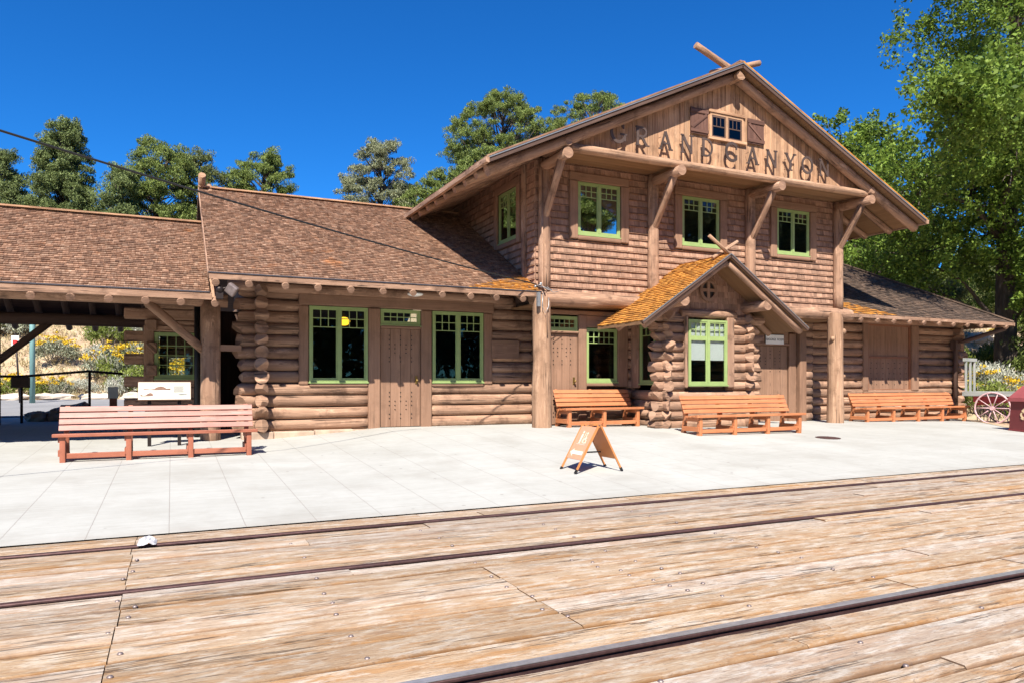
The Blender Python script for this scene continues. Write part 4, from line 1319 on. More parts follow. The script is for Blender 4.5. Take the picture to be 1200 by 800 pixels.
for sgn in (-1, 1):
    xe = PC + sgn * PH; ze = pz(xe)
    a, b = (xe, PC) if sgn < 0 else (PC, xe)
    m = MB()
    m.hexa([(a, PY + .02, pz(a) - .10), (b, PY + .02, pz(b) - .10), (b, pyb, pz(b) - .10), (a, pyb, pz(a) - .10),
            (a, PY + .02, pz(a) - .03), (b, PY + .02, pz(b) - .03), (b, pyb, pz(b) - .03), (a, pyb, pz(a) - .03)])
    part(m, 'porch_roof_boards', M['soffit'])
    L = math.hypot(PH, PH * PS)
    m = MB()
    if sgn < 0: shingles(m, (xe, PY, ze - .03), (0, -1, 0), (1, 0, PS), PY - pyb, 0.02, L, .10, .07, .15, .028)
    else: shingles(m, (xe, PY, ze - .03), (0, 1, 0), (-1, 0, PS), -.02, pyb - PY, L, .10, .07, .15, .028)
    part(m, 'porch_roof', M['mossy_shingle'])
    part(MB().bar((xe, PY - .012, ze - .062), (PC, PY - .012, PA - .062), .036, .075), 'rake_board', M['dark_wood'])
    part(MB().bar((xe, PY - .036, ze - .032), (PC, PY - .036, PA - .032), .012, .016), 'drip_edge', M['grey_metal'])
    x1 = PC + sgn * (PH - .12)
    part(MB().log((x1, PY + .12, pz(x1) - .19), (PC + sgn * .03, PY + .12, PA - .20), .075, .07, seg=12), 'rake_log', M['log'])
    part(MB().log((x1, PY + 1.1, pz(x1) - .19), (PC + sgn * 1.4, PY + 1.1, pz(PC + 1.4) - .19), .07, .07, seg=12), 'roof_rafter', M['log'])
part(MB().log((PC + .25, 12.66, PA - .10), (PC - .46, 12.66, PA + .36), .042, .04), 'crossed_pole', M['post'])
part(MB().log((PC - .25, 12.80, PA - .10), (PC + .48, 12.80, PA + .33), .042, .038), 'crossed_pole', M['post'])

# --- open shelter at the left: roof on log posts, ticket cabin
SX0, SX1, SY, SZ, SRY, SRZ = -16.0, .62, 14.10, 3.02, 17.55, 4.93
ss = (SRZ - SZ) / (SRY - SY)
m = MB(); slab(m, SX0, SX1 - .02, SY + .01, SZ, SRY, SRZ, .03, .07); slab(m, SX0, SX1 - .02, SRY + .005, SRZ, SRY + 3.45, SZ, .03, .07)
part(m, 'shelter_roof_boards', M['dark_wood'])
m = MB(); Ls = math.hypot(SRY - SY, SRZ - SZ)
shingles(m, (0, SY, SZ - .03), (1, 0, 0), (0, 1, ss), SX0, SX1, Ls, .102, .06, .14, .026)
part(m, 'shelter_roof', M['roof_shingle'])
part(MB().box(SX0, SX1 + .04, SY - .035, SY, SZ - .155, SZ - .028), 'fascia', M['log'], .006)
part(MB().box(SX0, SX1, SY - .05, SY + .02, SZ - .026, SZ - .006), 'drip_edge', M['flash'])
part(MB().bar((SX0, SRY, SRZ + .01), (SX1 + .9, SRY, SRZ + .01), .20, .035), 'ridge_board', M['gable'])
m = MB(); m.box(SX0, 1.0, 20.85, 20.97, 2.80, 2.98)
part(m, 'fascia', M['dark_wood'])
k = 0; X = .71
while X > -9:
    part(MB().log((X, 14.06, 2.80), (X, 17.2, 2.80 + ss * 3.14), .066, seg=12, step=.7), 'shelter_rafter', M['log'])
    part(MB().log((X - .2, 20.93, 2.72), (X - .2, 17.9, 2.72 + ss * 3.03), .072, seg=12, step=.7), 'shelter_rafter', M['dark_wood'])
    X -= .56
part(MB().log((SX0, 15.3, 2.98), (1.0, 15.3, 2.98), .13, step=.7), 'shelter_beam', M['log'])
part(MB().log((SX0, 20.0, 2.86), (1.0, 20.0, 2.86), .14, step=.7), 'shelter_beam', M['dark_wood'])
for X in (-5.6, -11): part(MB().log((X, 15.3, .1), (X, 15.3, 2.95), .17), 'shelter_post', M['log'])
p0 = part(MB().log((.69, 15.3, .1), (.69, 15.3, 2.95), .185, .18, seg=18), 'shelter_post', M['log'])
MB().log((.60, 15.28, 1.98), (-.42, 15.28, 2.90), .085).build('brace', M['log'], p0)
MB().box(.86, 1.25, 15.22, 15.36, 2.0, 2.12).build('tie', M['log'], p0)
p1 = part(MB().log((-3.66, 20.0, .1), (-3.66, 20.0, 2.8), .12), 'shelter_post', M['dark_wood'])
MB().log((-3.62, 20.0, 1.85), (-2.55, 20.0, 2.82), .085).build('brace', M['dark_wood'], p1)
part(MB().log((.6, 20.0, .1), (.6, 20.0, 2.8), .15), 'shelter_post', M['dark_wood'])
part(MB().box(.74, 1.6, 18.9, 19.1, .2, 3.1), 'passage_dark_panel', M['dark_wood'])  # dark panel added so the shaded gap shows no bright background
# cabin
m = MB()
CO = [(-.42, .70, 1.42, 2.48)]
for i in range(13):
    z = .36 + .232 * (i + .5)
    e = .42 if i % 2 == 0 else .04
    for p, q in cuts(-.46 - e, .74, z, CO):
        m.box(p, q, 16.72, 16.95, z - .112, z + .112)
part(m, 'cabin_log_wall', M['log'], .03)
m = MB()
for i in range(13):
    z = .36 + .232 * (i + .5)
    for p, q in cuts(16.96 if i % 2 == 0 else 16.6, 19.4, z, [(17.6, 18.8, 1.3, 2.5)]): m.box(-.47, -.27, p, q, z - .113, z + .113)
    for p, q in cuts(16.96, 19.4, z, []): m.box(.55, .74, p, q, z - .113, z + .113)
    for p, q in cuts(-.26, .54, z, [(-.05, .30, 1.25, 2.1)]): m.box(p, q, 19.2, 19.4, z - .112, z + .112)
part(m, 'cabin_side_wall', M['log'], .02)
m = MB()
for q in ((-.52, -.325, 1.36, 2.56), (-.324, .74, 2.44, 2.56), (-.324, .74, 1.36, 1.465)): fbox(m, (0, 16.71, 0), *XF, *q, -.1, .03)
part(m, 'cabin_window_trim', M['log'], .02)
window((-.32, 16.70, 1.47), *XF, .98, .95, 1, (5, 4), 1.0)
part(MB().tube([(.47, 15.95, .2), (.47, 15.95, 3.0)], .055, 10), 'downspout', M['black'])

# --- lamps fixed to the eaves
m = MB(); m.sphere((4.52, 14.26, 3.185), .165, 18, 8, (1, 1, .28)); o = part(m, 'eave_lamp', M['white'])
m = MB().tube([(4.52, 14.26, 3.22), (4.52, 14.3, 3.32)], .03); m.build('lamp_stem', M['iron'], o)
m = MB(); m.bar((.94, 14.0, 2.98), (1.02, 13.88, 3.12), .19, .10, (0, -1, .4)); fl = part(m, 'floodlight', M['bolt'], .02)
m = MB(); m.sphere((.78, 13.98, 3.05), .07); m.box(.72, .84, 13.95, 14.06, 2.88, 3.0); m.tube([(.78, 13.98, 3.05), (.95, 13.98, 3.1)], .02); m.build('floodlight_bracket', M['iron'], fl)

# ------------------------------------------------------------------ benches
def bench(loc, L, frames, label, mats, group='slatted benches on the platform'):
    r = thing('bench', loc, label, 'bench', group)
    O = V(loc)
    slat_m, seat_m, leg_m = mats
    def P(mb, nm, mat, bev=.006, par=None):
        mb.v = [(x + O.x, y + O.y, z + O.z) for x, y, z in mb.v]
        return mb.build(nm, mat, par or r, bevel=bev)
    x0, x1 = -L / 2, L / 2
    # reclined back slats
    a, b = V((0, .40, .44)), V((0, .58, .815))
    d = (b - a).normalized(); nrm = V((0, -d.z, d.y))
    for k in range(4):
        c = a + d * (.052 + k * .106) + nrm * .022
        m = MB().bar((x0 + .03, c.y, c.z), (x1 - .03, c.y, c.z), .024, .088, tuple(d))
        P(m, 'back_slat', slat_m)
    for k in range(4):
        y = -.04 + k * .112; z = .435 - .012 * k
        m = MB().box(x0, x1, y - .05, y + .05, z - (.035 if k else .05), z)
        P(m, 'seat_slat', seat_m)
    xs_ = [x0 + .13 + (L - .26) * i / (frames - 1) for i in range(frames)]
    for x in xs_:
        m = MB()
        w = .038
        m.prism([(-.035, -.06), (.075, -.06), (.045, .14), (.045, .385), (-.045, .385), (-.045, .14)], (x - w, 0, 0), (0, 1, 0), (0, 0, 1), (2 * w, 0, 0))
        P(m, 'front_leg', leg_m)
        m = MB(); m.prism([(.50, -.06), (.60, -.06), (.505, .39), (.632, .825), (.602, .84), (.41, .43), (.44, .30)], (x - w + .004, 0, 0), (0, 1, 0), (0, 0, 1), (2 * w - .008, 0, 0))
        P(m, 'rear_leg', leg_m)
        m = MB(); m.box(x - w - .022, x - w - .001, -.03, .52, .09, .19); m.box(x - w - .022, x - w - .001, -.03, .44, .30, .385)
        P(m, 'side_rail', leg_m)
    for p, q in zip(xs_, xs_[1:]):
        P(MB().box(p + .04, q - .04, -.012, .022, .055, .135), 'front_stretcher', leg_m)
    return r
OR = (M['bench'], M['bench'], M['bench'])
bench((-.16, 12.80, gz(-.16, 12.8)), 2.92, 4, 'long bench with sun-bleached pink back slats in front of the open shelter', (M['bench_pale'], M['bench_red'], M['bench_red']))
bench((8.75, 13.76, gz(8.75, 13.8)), 2.05, 3, 'shortest orange bench with three leg frames, between the left porch post and the bay', OR)
bench((11.34, 11.95, gz(11.3, 12.0)), 3.06, 4, 'orange slatted bench standing in front of the gabled bay window', OR)
bench((19.8, 14.12, gz(19.8, 14.1)), 4.55, 5, 'longest orange bench below the boarded window of the right wing', OR)

# ------------------------------------------------------------------ folding sign
SGN = thing('sandwich_board', (5.56, 9.09, gz(5.56, 9.1)), 'tan folding sandwich board with restroom pictograms and an arrow on the platform', 'sign')
zg = gz(5.56, 9.1)
def aframe(side):
    ex_ = V((0, -1, 0)) * 1.0
    foot = V((5.56 + side * .39, 9.32, zg)); top = V((5.56 + side * .018, 9.30, zg + .66))
    ey_ = (top - foot); L = ey_.length; ey_.normalize(); n = ex_.cross(ey_) * (1 if side < 0 else -1)
    return foot, ex_, ey_, n, L
for side in (-1, 1):
    F, ex_, ey_, n, L = aframe(side)
    pt = lambda x, y, k=0.0: F + ex_ * x + ey_ * y + n * k
    m = MB()
    m.prism([(.022, .20), (.428, .20), (.428, L - .03), (.022, L - .03)], F - n * .009, ex_, ey_, n * .018)
    o = m.build('sign_panel', M['sandwich' if side < 0 else 'sandwich_back'], SGN)
    for x in (0.01, .44):
        MB().bar(pt(x, -.01), pt(x, L), .022, .026, tuple(n)).build('leg', M['sandwich_back'], SGN)
        MB().bar(pt(x, -.012), pt(x, .05), .028, .032, tuple(n)).build('rubber_foot', M['black'], SGN)
    if side < 0:
        m = MB()
        def flat(poly, k=.0102): m.prism(poly, F + n * k, ex_, ey_, n * .0025)
        flat([(.05, .30), (.13, .36), (.13, .33), (.39, .33), (.39, .27), (.13, .27), (.13, .24)])
        flat([(.11, .43), (.34, .43), (.34, .437), (.11, .437)])
        flat([(.215, .445), (.222, .445), (.242, .63), (.235, .63)])
        flat([(.150, .445), (.163, .445), (.166, .52), (.169, .445), (.182, .445), (.188, .58), (.178, .60), (.152, .60), (.142, .58)])
        flat(arc(.166, .628, .019, .021, 0, 340, 14))
        flat(arc(.285, .495, .045, .045, 60, 360, 18) + arc(.285, .495, .033, .033, 360, 60, 18))
        flat([(.278, .60), (.290, .60), (.290, .55), (.322, .55), (.322, .538), (.290, .538), (.290, .517), (.325, .517), (.337, .455), (.325, .453), (.316, .505), (.278, .505)], .0108)
        flat(arc(.284, .618, .014, .015, 0, 340, 12))
        m.build('pictograms', M['pale_decal'], SGN)
m = MB(); m.bar((5.52, 9.08 - .06, zg + .67), (5.60, 9.08 - .06, zg + .67), .12, .03); m.build('handle', M['sandwich_back'], SGN)
m = MB(); m.bar((5.33, 9.20, zg + .25), (5.79, 9.20, zg + .25), .012, .02); m.build('spreader', M['black'], SGN)

# ------------------------------------------------------------------ recycling bin, baggage cart
bx, by = 19.68, 10.93
bz = gz(bx, by)
BN = thing('recycling_bin', (bx, by, bz), 'maroon hooded recycling bin with a cream recycling symbol at the platform edge', 'bin', rz=R(-14))
def loc_build(mb, name, mat, root, bev=0.0, par=None):
    """mesh given in the root's own coordinates"""
    return mb.build(name, mat, par or root, origin=(0, 0, 0), bevel=bev)
m = MB().hexa([(-.36, -.36, .0), (.36, -.36, .0), (.36, .36, 0), (-.36, .36, 0), (-.33, -.33, .76), (.33, -.33, .76), (.33, .33, .76), (-.33, .33, .76)])
m.hexa([(-.38, -.38, -.05), (.38, -.38, -.05), (.38, .38, -.05), (-.38, .38, -.05), (-.38, -.38, .05), (.38, -.38, .05), (.38, .38, .05), (-.38, .38, .05)])
loc_build(m, 'bin_body', M['maroon'], BN, .015)
m = MB().hexa([(-.39, -.39, .76), (.39, -.39, .76), (.39, .39, .76), (-.39, .39, .76), (-.375, -.375, .85), (.375, -.375, .85), (.375, .375, .85), (-.375, .375, .85)])
m.hexa([(-.375, -.375, .851), (.375, -.375, .851), (.375, .375, .851), (-.375, .375, .851), (-.14, -.18, 1.16), (.14, -.18, 1.16), (.14, .18, 1.16), (-.14, .18, 1.16)])
loc_build(m, 'bin_hood', M['maroon_top'], BN, .012)
m = MB()
for k in range(3):
    an = R(90 + 120 * k)
    def rot(p):
        x, y = p; return (x * math.cos(an) - y * math.sin(an), x * math.sin(an) + y * math.cos(an))
    pl = [rot(p) for p in [(.07, -.10), (.12, -.06), (.12, .03), (.155, .03), (.095, .10), (.035, .03), (.07, .03), (.07, -.03), (.04, -.07)]]
    m.prism(pl, (-.353, -.10, .44), (0, -1, 0), (.04, 0, 1), (-.004, 0, 0))
loc_build(m, 'recycling_symbol', M['yellowish'], BN)

cx_, cy_ = 22.35, 13.0
cz = gz(cx_, cy_)
CT = thing('baggage_cart', (cx_, cy_, cz), 'old flat baggage cart with grey deck, stake rack and sun-faded red spoked wheels', 'cart', rz=R(-75))
m = MB()
for k in range(6): m.box(-1.1, 1.2, -.40 + k * .135, -.40 + k * .135 + .13, .88, .915)
loc_build(m, 'deck_boards', M['grey_wood'], CT)
m = MB(); m.box(-1.12, 1.22, -.45, -.402, .80, .94); m.box(-1.12, 1.22, .412, .46, .80, .94); m.box(-1.15, -1.121, -.45, .46, .80, .94)
loc_build(m, 'deck_frame', M['grey_wood'], CT, .008)
m = MB()
for y in (-.36, 0, .36): m.box(-1.10, -1.05, y - .04, y + .04, .93, 1.84)
m.box(-1.12, -1.04, -.50, .50, 1.841, 1.94)
loc_build(m, 'stake_rack', M['grey_wood'], CT, .006)
m = MB(); m.box(-.9, .9, -.30, -.24, .62, .80); m.box(-.9, .9, .24, .30, .62, .80); m.bar((-.9, 0, .55), (.5, 0, .78), .10, .08)
m.prism([(-.75, .80), (-.15, .80), (-.35, .62)], (0, -.33, 0), (1, 0, 0), (0, 0, 1), (0, .03, 0)); m.prism([(.35, .80), (.95, .80), (.65, .55)], (0, -.33, 0), (1, 0, 0), (0, 0, 1), (0, .03, 0))
loc_build(m, 'undercarriage', M['red'], CT)
for x, y in ((-.35, -.47), (-.35, .47), (.75, -.47), (.75, .47)):
    m = MB(); rr = .455
    rim = [(x + rr * math.cos(2 * PI * k / 30), y, rr + .0 + rr * math.sin(2 * PI * k / 30)) for k in range(31)]
    m.tube(rim, .026, 6)
    wh = loc_build(m, 'wheel', M['pinkred'], CT)
    m = MB()
    for k in range(10):
        a = 2 * PI * k / 10
        m.tube([(x + .05 * math.cos(a), y, rr + .05 * math.sin(a)), (x + (rr - .02) * math.cos(a), y, rr + (rr - .02) * math.sin(a))], [.018, .013], 6)
    m.tube([(x, y - .06, rr), (x, y + .06, rr)], .06, 10)
    loc_build(m, 'spokes', M['pinkred'], CT, par=wh)
for x in (-.35, .75): loc_build(MB().tube([(x, -.47, .455), (x, .47, .455)], .025, 8), 'axle', M['iron'], CT)

# low iron rack between the bench and the cart
rk = thing('iron_rack', (23.9, 14.9, gz(23.9, 14.9)), 'low black iron rack standing by the log corner beside the cart', 'rack')
m = MB(); zr = gz(23.9, 14.9)
for k in range(6):
    x = 23.55 + k * .17; m.tube([(x, 14.75, zr - .05), (x, 14.75, zr + .72)], .012, 6)
m.tube([(23.5, 14.75, zr + .72), (24.45, 14.75, zr + .72)], .016, 6); m.tube([(23.5, 14.75, zr + .36), (24.45, 14.75, zr + .36)], .012, 6)
m.build('rack_bars', M['iron'], rk)

# ------------------------------------------------------------------ small things on the platform
zz = gz(12.65, 11.08)
o = MB().prism(arc(12.65, 11.08, .27, .24, 0, 350, 28), (0, 0, zz + .004), (1, 0, 0), (0, 1, (gz(12.65, 12) - gz(12.65, 11)) * 1.0), (0, 0, .004))
o.v = [(x, y, z - (11.08 * (gz(12.65, 12) - gz(12.65, 11)))) for x, y, z in o.v]
tag(o.build('manhole_cover', M['rust_rail'], origin=(12.65, 11.08, zz)), 'round rusty manhole cover let into the concrete', 'manhole cover')
m = MB(); P = []
for j_ in range(7):      # a crumpled sheet: a small heap of sharp folds
    P.append([(-.19 + (i_ - 4) * .019 + random.uniform(-.008, .008), 6.93 + (j_ - 3) * .02 + random.uniform(-.006, .006),
               .017 + max(0, .06 * (1 - ((i_ - 4) / 4.4) ** 2 - ((j_ - 3) / 3.4) ** 2) + random.uniform(-.018, .018))) for i_ in range(9)])
m.grid(P, False)
tag(m.build('paper_scrap', M['grey_paper'], origin=(-.19, 6.93, .028)), 'crumpled pale grey paper scrap lying on the far rail', 'litter')

# interpretive panel on two legs before the cabin
PN = thing('interpretive_panel', (-.10, 14.55, gz(-.1, 14.55)), 'cream interpretive panel with small drawings on two dark legs below the cabin window', 'sign')
zp = gz(-.1, 14.55)
m = MB()
for x in (-.36, .13): m.box(x - .03, x + .03, 14.55, 14.60, zp - .05, 1.10)
m.build('leg', M['iron'], PN)
tilt = V((0, .35, .94)).normalized()
m = MB(); m.bar((-.545, 14.56, 1.235), (.325, 14.56, 1.235), .03, .35, tuple(tilt)); m.build('panel_frame', M['trim'], PN, bevel=.004)
nf = V((0, -tilt.z, tilt.y)); PO = V((-.545, 14.56, 1.235)) + nf * .0155 - tilt * .165
def pq_(mb, poly, k): mb.prism(poly, PO + nf * k, (1, 0, 0), tilt, nf * .002)
m = MB(); pq_(m, [(.01, .0), (.86, .0), (.86, .325), (.01, .325)], .0005); m.build('panel_face', M['panel'], PN)
m = MB()
pq_(m, [(.09, .185), (.09, .20), (.16, .195), (.20, .19), (.27, .20), (.29, .225), (.33, .24), (.37, .25), (.41, .24), (.44, .225), (.46, .205), (.53, .21), (.53, .175), (.42, .18), (.30, .175), (.16, .180)], .003)
pq_(m, [(.03, .075), (.07, .09), (.08, .07), (.13, .08), (.16, .11), (.20, .125), (.24, .11), (.245, .065), (.17, .06), (.05, .06)], .003)
m.build('drawings', M['art'], PN)
m = MB()
for k in range(8):
    pq_(m, [(.58, .25 - k * .016), (.58 + random.uniform(.15, .22), .25 - k * .016), (.58 + .15, .243 - k * .016), (.58, .243 - k * .016)], .003)
pq_(m, [(.62, .085), (.70, .10), (.80, .095), (.80, .08), (.70, .075)], .003)
m.build('text_lines', M['art_green'], PN)

# railing, its signs, notice box and boulders at the back of the shelter
RL = thing('pipe_railing', (-3.2, 20.5, gz(-3.2, 20.5)), 'dark pipe railing along the back of the open shelter', 'railing')
zr = gz(-3, 20.5)
MB().tube([(-14, 20.5, 1.52), (-3.2, 20.5, 1.53), (-1.85, 20.5, 1.66), (-1.1, 20.5, 1.60)], .03, 8).build('top_rail', M['iron'], RL)
for X in (-9.2, -6.2, -3.22, -1.82): MB().tube([(X, 20.5, zr - .1), (X, 20.5, 1.53 if X < -3 else 1.65)], .03, 8).build('railing_post', M['brown_sign'], RL)
s1 = tag(MB().box(-3.42, -3.04, 20.43, 20.46, 1.26, 1.51).build('brown_notice', M['brown_sign'], origin=(-3.23, 20.45, 1.26), bevel=.006), 'small brown notice board fixed on the pipe railing', 'sign')
m = MB()
for k in range(3): m.box(-3.36, -3.10 - k * .03, 20.426, 20.429, 1.44 - k * .05, 1.455 - k * .05)
m.build('faded_lines', M['dark_wood'], s1)
NB = thing('notice_box', (-1.28, 20.2, gz(-1.28, 20.2)), 'small white notice on a brown post at the cabin corner', 'sign')
MB().box(-1.40, -1.18, 20.1, 20.13, 1.0, 1.28).build('notice', M['white'], NB, bevel=.004)
MB().box(-1.37, -1.21, 20.14, 20.3, .35, 1.1).build('notice_post', M['bench_red'], NB, bevel=.01)
def rock(c, r, sc, seed, mat, name):
    m = MB(); P = []
    for j in range(9):
        ph = -PI / 2 + PI * j / 8; row = []
        for i in range(13):
            th = 2 * PI * (i % 12) / 12
            d = V((math.cos(ph) * math.cos(th), math.cos(ph) * math.sin(th), math.sin(ph)))
            k = 1 + .5 * mnoise.noise(d * 1.5 + V((seed, 0, 0))) + .3 * mnoise.noise(d * 3.2 + V((0, seed, 0)))
            row.append((c[0] + d.x * r * sc[0] * k, c[1] + d.y * r * sc[1] * k, c[2] + d.z * r * sc[2] * k))
        P.append(row)
    m.grid(P, False)
    return m.build(name, mat, origin=c)
bl = ['flat dark boulder in the shelter shade, leftmost of the row', 'rounded dark boulder second in the shaded row', 'tallest dark boulder in the middle of the shaded row', 'long low dark boulder fourth in the shaded row', 'small dark boulder at the right end of the shaded row']
for i, (x, r, h) in enumerate(((-2.95, .22, .7), (-2.55, .26, .8), (-2.15, .30, .95), (-1.75, .28, .8), (-1.4, .2, .8))):
    tag(rock((x, 21.0 + .1 * (i % 2), gz(x, 21) + r * .4), r, (1.15, 1, h), i * 3.3, M['boulder'], 'boulder'), bl[i], 'boulder', 'boulders behind the shelter')
# kerb stones across the road
k0 = None; x = -24.0; i = 0
while x < 3.5:
    w = random.uniform(.8, 1.5)
    tag(rock((x + w / 2, 31.2, gz(x, 31) + .06), .42, (w * 1.05, .6, .42), i * 1.9, M['limestone'], 'kerb_stone'), 'rough pale limestone block in the row edging the far side of the road', 'kerb stone', 'limestone kerb blocks across the road')
    x += w + .03; i += 1
LP = thing('lamp_pole', (-4.25, 29.0, gz(-4, 29)), 'slim teal metal pole across the road seen through the shelter', 'pole')
MB().tube([(-4.25, 29, .5), (-4.25, 29, 5.2)], .085, 12).build('pole_shaft', M['teal'], LP)
NP = thing('parking_sign', (-4.75, 29.2, gz(-4.7, 29)), 'small red and white parking sign leaning on a thin post by the road', 'sign')
MB().tube([(-4.62, 29.2, .5), (-4.76, 29.2, 3.0)], .03, 8).build('sign_post', M['iron'], NP)
m = MB().box(-4.87, -4.65, 29.14, 29.16, 2.46, 2.94); m.build('sign_plate', M['white'], NP)
m = MB().box(-4.83, -4.69, 29.132, 29.136, 2.66, 2.80); m.build('red_mark', M['sign_red'], NP)
# service cable to the corner of the gable block
a, b = V((7.15, 13.95, 3.5)), V((-9.9, 5.3, 5.8))
e0 = V((-1.72, 9.45, 4.35)); b = a + (e0 - a) * 1.75
pts = []
for i in range(41):
    t = i / 40; q = a.lerp(b, t); q.z -= .42 * 4 * t * (1 - t) * .55; pts.append(q)
tag(MB().tube(pts, .014, 6).build('service_cable', M['wire'], origin=a), 'thin black service cable sagging from the sky to the building corner', 'cable')

# ------------------------------------------------------------------ vegetation
def leaf_object(name, C, size, mat, parent, up=.0, aspect=.45, org=None):
    """many small leaf faces at the points C (world), random tilt"""
    n = len(C)
    C = np.asarray(C, float)
    a = RNG.normal(size=(n, 3)); a[:, 2] = np.abs(a[:, 2]) * (1 - up) + up * 2.2 if up else a[:, 2]
    a /= np.linalg.norm(a, axis=1)[:, None]
    r = RNG.normal(size=(n, 3)); b = np.cross(a, r); b /= np.linalg.norm(b, axis=1)[:, None] + 1e-9
    s = size * RNG.uniform(.65, 1.35, size=(n, 1))
    nn = np.cross(a, b)
    v = np.empty((n, 4, 3))
    v[:, 0] = C - a * s * .5; v[:, 1] = C + b * s * aspect * .5 + nn * s * .08; v[:, 2] = C + a * s * .5; v[:, 3] = C - b * s * aspect * .5 + nn * s * .08
    o_ = np.array(org if org is not None else world_of(parent))
    v -= o_
    me = bpy.data.meshes.new(name)
    me.vertices.add(n * 4); me.vertices.foreach_set('co', v.reshape(-1))
    me.loops.add(n * 4); me.loops.foreach_set('vertex_index', np.arange(n * 4, dtype=np.int32))
    me.polygons.add(n); me.polygons.foreach_set('loop_start', np.arange(0, n * 4, 4, dtype=np.int32)); me.polygons.foreach_set('loop_total', np.full(n, 4, np.int32))
    me.materials.append(mat)
    me.update(calc_edges=True)
    ob = bpy.data.objects.new(name, me); COL.objects.link(ob); ob.parent = parent
    return ob
def clump_points(c, r, n, shell=.55, sc=(1, 1, 1)):
    d = RNG.normal(size=(n, 3)); d /= np.linalg.norm(d, axis=1)[:, None]
    rr = (shell + (1 - shell) * RNG.random((n, 1)) ** .6) * r
    return np.asarray(c) + d * rr * np.asarray(sc)
def curve_pts(a, b, sag=.0, n=6, wob=.2):
    a = V(a); b = V(b); L = (b - a).length; s = V((random.random() * 50, 3, 7)); out = []
    for i in range(n + 1):
        t = i / n; q = a.lerp(b, t); k = math.sin(PI * t)
        w = V((mnoise.noise(s + V((t * 3, 0, 0))), mnoise.noise(s + V((0, t * 3, 5))), mnoise.noise(s + V((9, 0, t * 3)))))
        out.append(q + w * wob * L * k + V((0, 0, sag * L * k)))
    return out
def conifer(name, base, h, wid, crown0, label, cat, group, mat, clumps, dens=95, tuft=.26, seed=0, lean=0.0, profile=None, limbs=True, cr=(.55, 1.0)):
    random.seed(seed); 
    root = thing(name, base, label, cat, group)
    base = V(base); top = base + V((lean, 0, h))
    m = MB(); tp = curve_pts(base - V((0, 0, .4)), top - V((0, 0, h * .06)), 0, 9, .03)
    m.tube(tp, [max(.03, .055 * h ** .75 * (1 - i / 9.6)) for i in range(10)], 9)
    pts = []
    for i in range(clumps):
        f = crown0 + (1 - crown0) * (i + random.random()) / clumps
        g = (f - crown0) / (1 - crown0)
        pr = profile(g) if profile else math.sin(PI * min(1, g * .82 + .16)) ** .7
        a = random.uniform(0, 2 * PI); rad = wid * .5 * pr * math.sqrt(random.uniform(.2, 1.0))
        c = base + V((lean * f + rad * math.cos(a), rad * math.sin(a), h * f + random.uniform(-.2, .2)))
        r = random.uniform(*cr) * (1.0 - .35 * g)
        k = int(dens * (r / .65) ** 2)
        # a needle clump is a loose handful of smaller tufts
        for _ in range(5):
            cc = V((c.x + random.gauss(0, r * .42), c.y + random.gauss(0, r * .42), c.z + random.gauss(0, r * .26)))
            pts.append(clump_points(cc, r * random.uniform(.42, .68), k // 5, .30, (1, 1, .74)))
        if limbs and rad > .5:
            s0 = base.lerp(top, max(crown0 * .7, f - .10 - rad * .03)); m.tube(curve_pts(s0, c, -.05, 4, .12), [.05, .04, .03, .022, .012], 5)
    m.build('trunk', M['bark'], root)
    leaf_object('crown', np.concatenate(pts), tuft, mat, root, up=.25, aspect=.26)
    return root
TG = 'conifers on the ridge behind the depot'
def tz(x, y): return terrain(x, y)
rnd_prof = lambda g: math.sin(PI * min(1, .22 + g * .72)) ** .6
top_prof = lambda g: (min(1, .35 + g * 1.1) if g < .6 else max(.25, 1 - ((g - .6) / .4) ** 2.2 * .8))
con_prof = lambda g: (1 - g * .72) * min(1, .55 + g * 2.2)
CONS = [
    # px x, Y, top z, width, crown start, profile, material, clumps, label
    (-10.3, 60, 17.0, 3.4, .28, con_prof, 'pine', 60, 'dark pine cut by the left edge of the picture'),
    (-6.4, 55, 17.9, 4.7, .18, con_prof, 'pine', 150, 'tall dense dark pine left of the wide pinyon on the ridge'),
    (-3.0, 52, 14.6, 2.6, .15, rnd_prof, 'pine', 45, 'small dark conifer filling the gap beside the tall pine'),
    (-.9, 55, 17.3, 5.4, .22, rnd_prof, 'pinyon', 120, 'broad pinyon with dark trunk rising above the shelter roof'),
    (2.1, 57, 17.6, 3.2, .40, rnd_prof, 'juniper', 50, 'loose airy conifer just left of the ridge pole of the roof'),
    (6.2, 58, 18.4, 5.0, .15, rnd_prof, 'pinyon', 120, 'round green pinyon right of the ridge pole of the roof'),
    (13.9, 52, 18.6, 4.6, .25, rnd_prof, 'grey_pine', 110, 'pale greyish pine above the middle of the roof'),
    (16.2, 51, 15.6, 4.8, .05, rnd_prof, 'pinyon', 110, 'green bushy pinyon to the right of the pale pine'),
    (19.2, 51, 17.2, 5.2, .05, rnd_prof, 'pinyon', 120, 'green pinyon half hidden by the gable roof eave'),
    (22.2, 52, 19.0, 5.6, .05, rnd_prof, 'pinyon', 130, 'bushy pinyon in front of the tallest pine above the gable roof'),
    (25.0, 55, 25.0, 8.6, .15, top_prof, 'pinyon', 300, 'tallest rounded pine above the left slope of the big gable'),
    (34.3, 56, 27.0, 8.4, .30, top_prof, 'pinyon', 230, 'rounded pine just left of the gable peak'),
]
for i, (x, y, zt_, w, c0, pf, mt, n, lb) in enumerate(CONS):
    b = tz(x, y)
    conifer('pine_tree', (x, y, b), zt_ - b + .2, w * 1.22, c0, lb, 'tree', TG, M[mt], int(n * 1.35), 560, .17, i + 3, random.uniform(-.3, .3), pf)
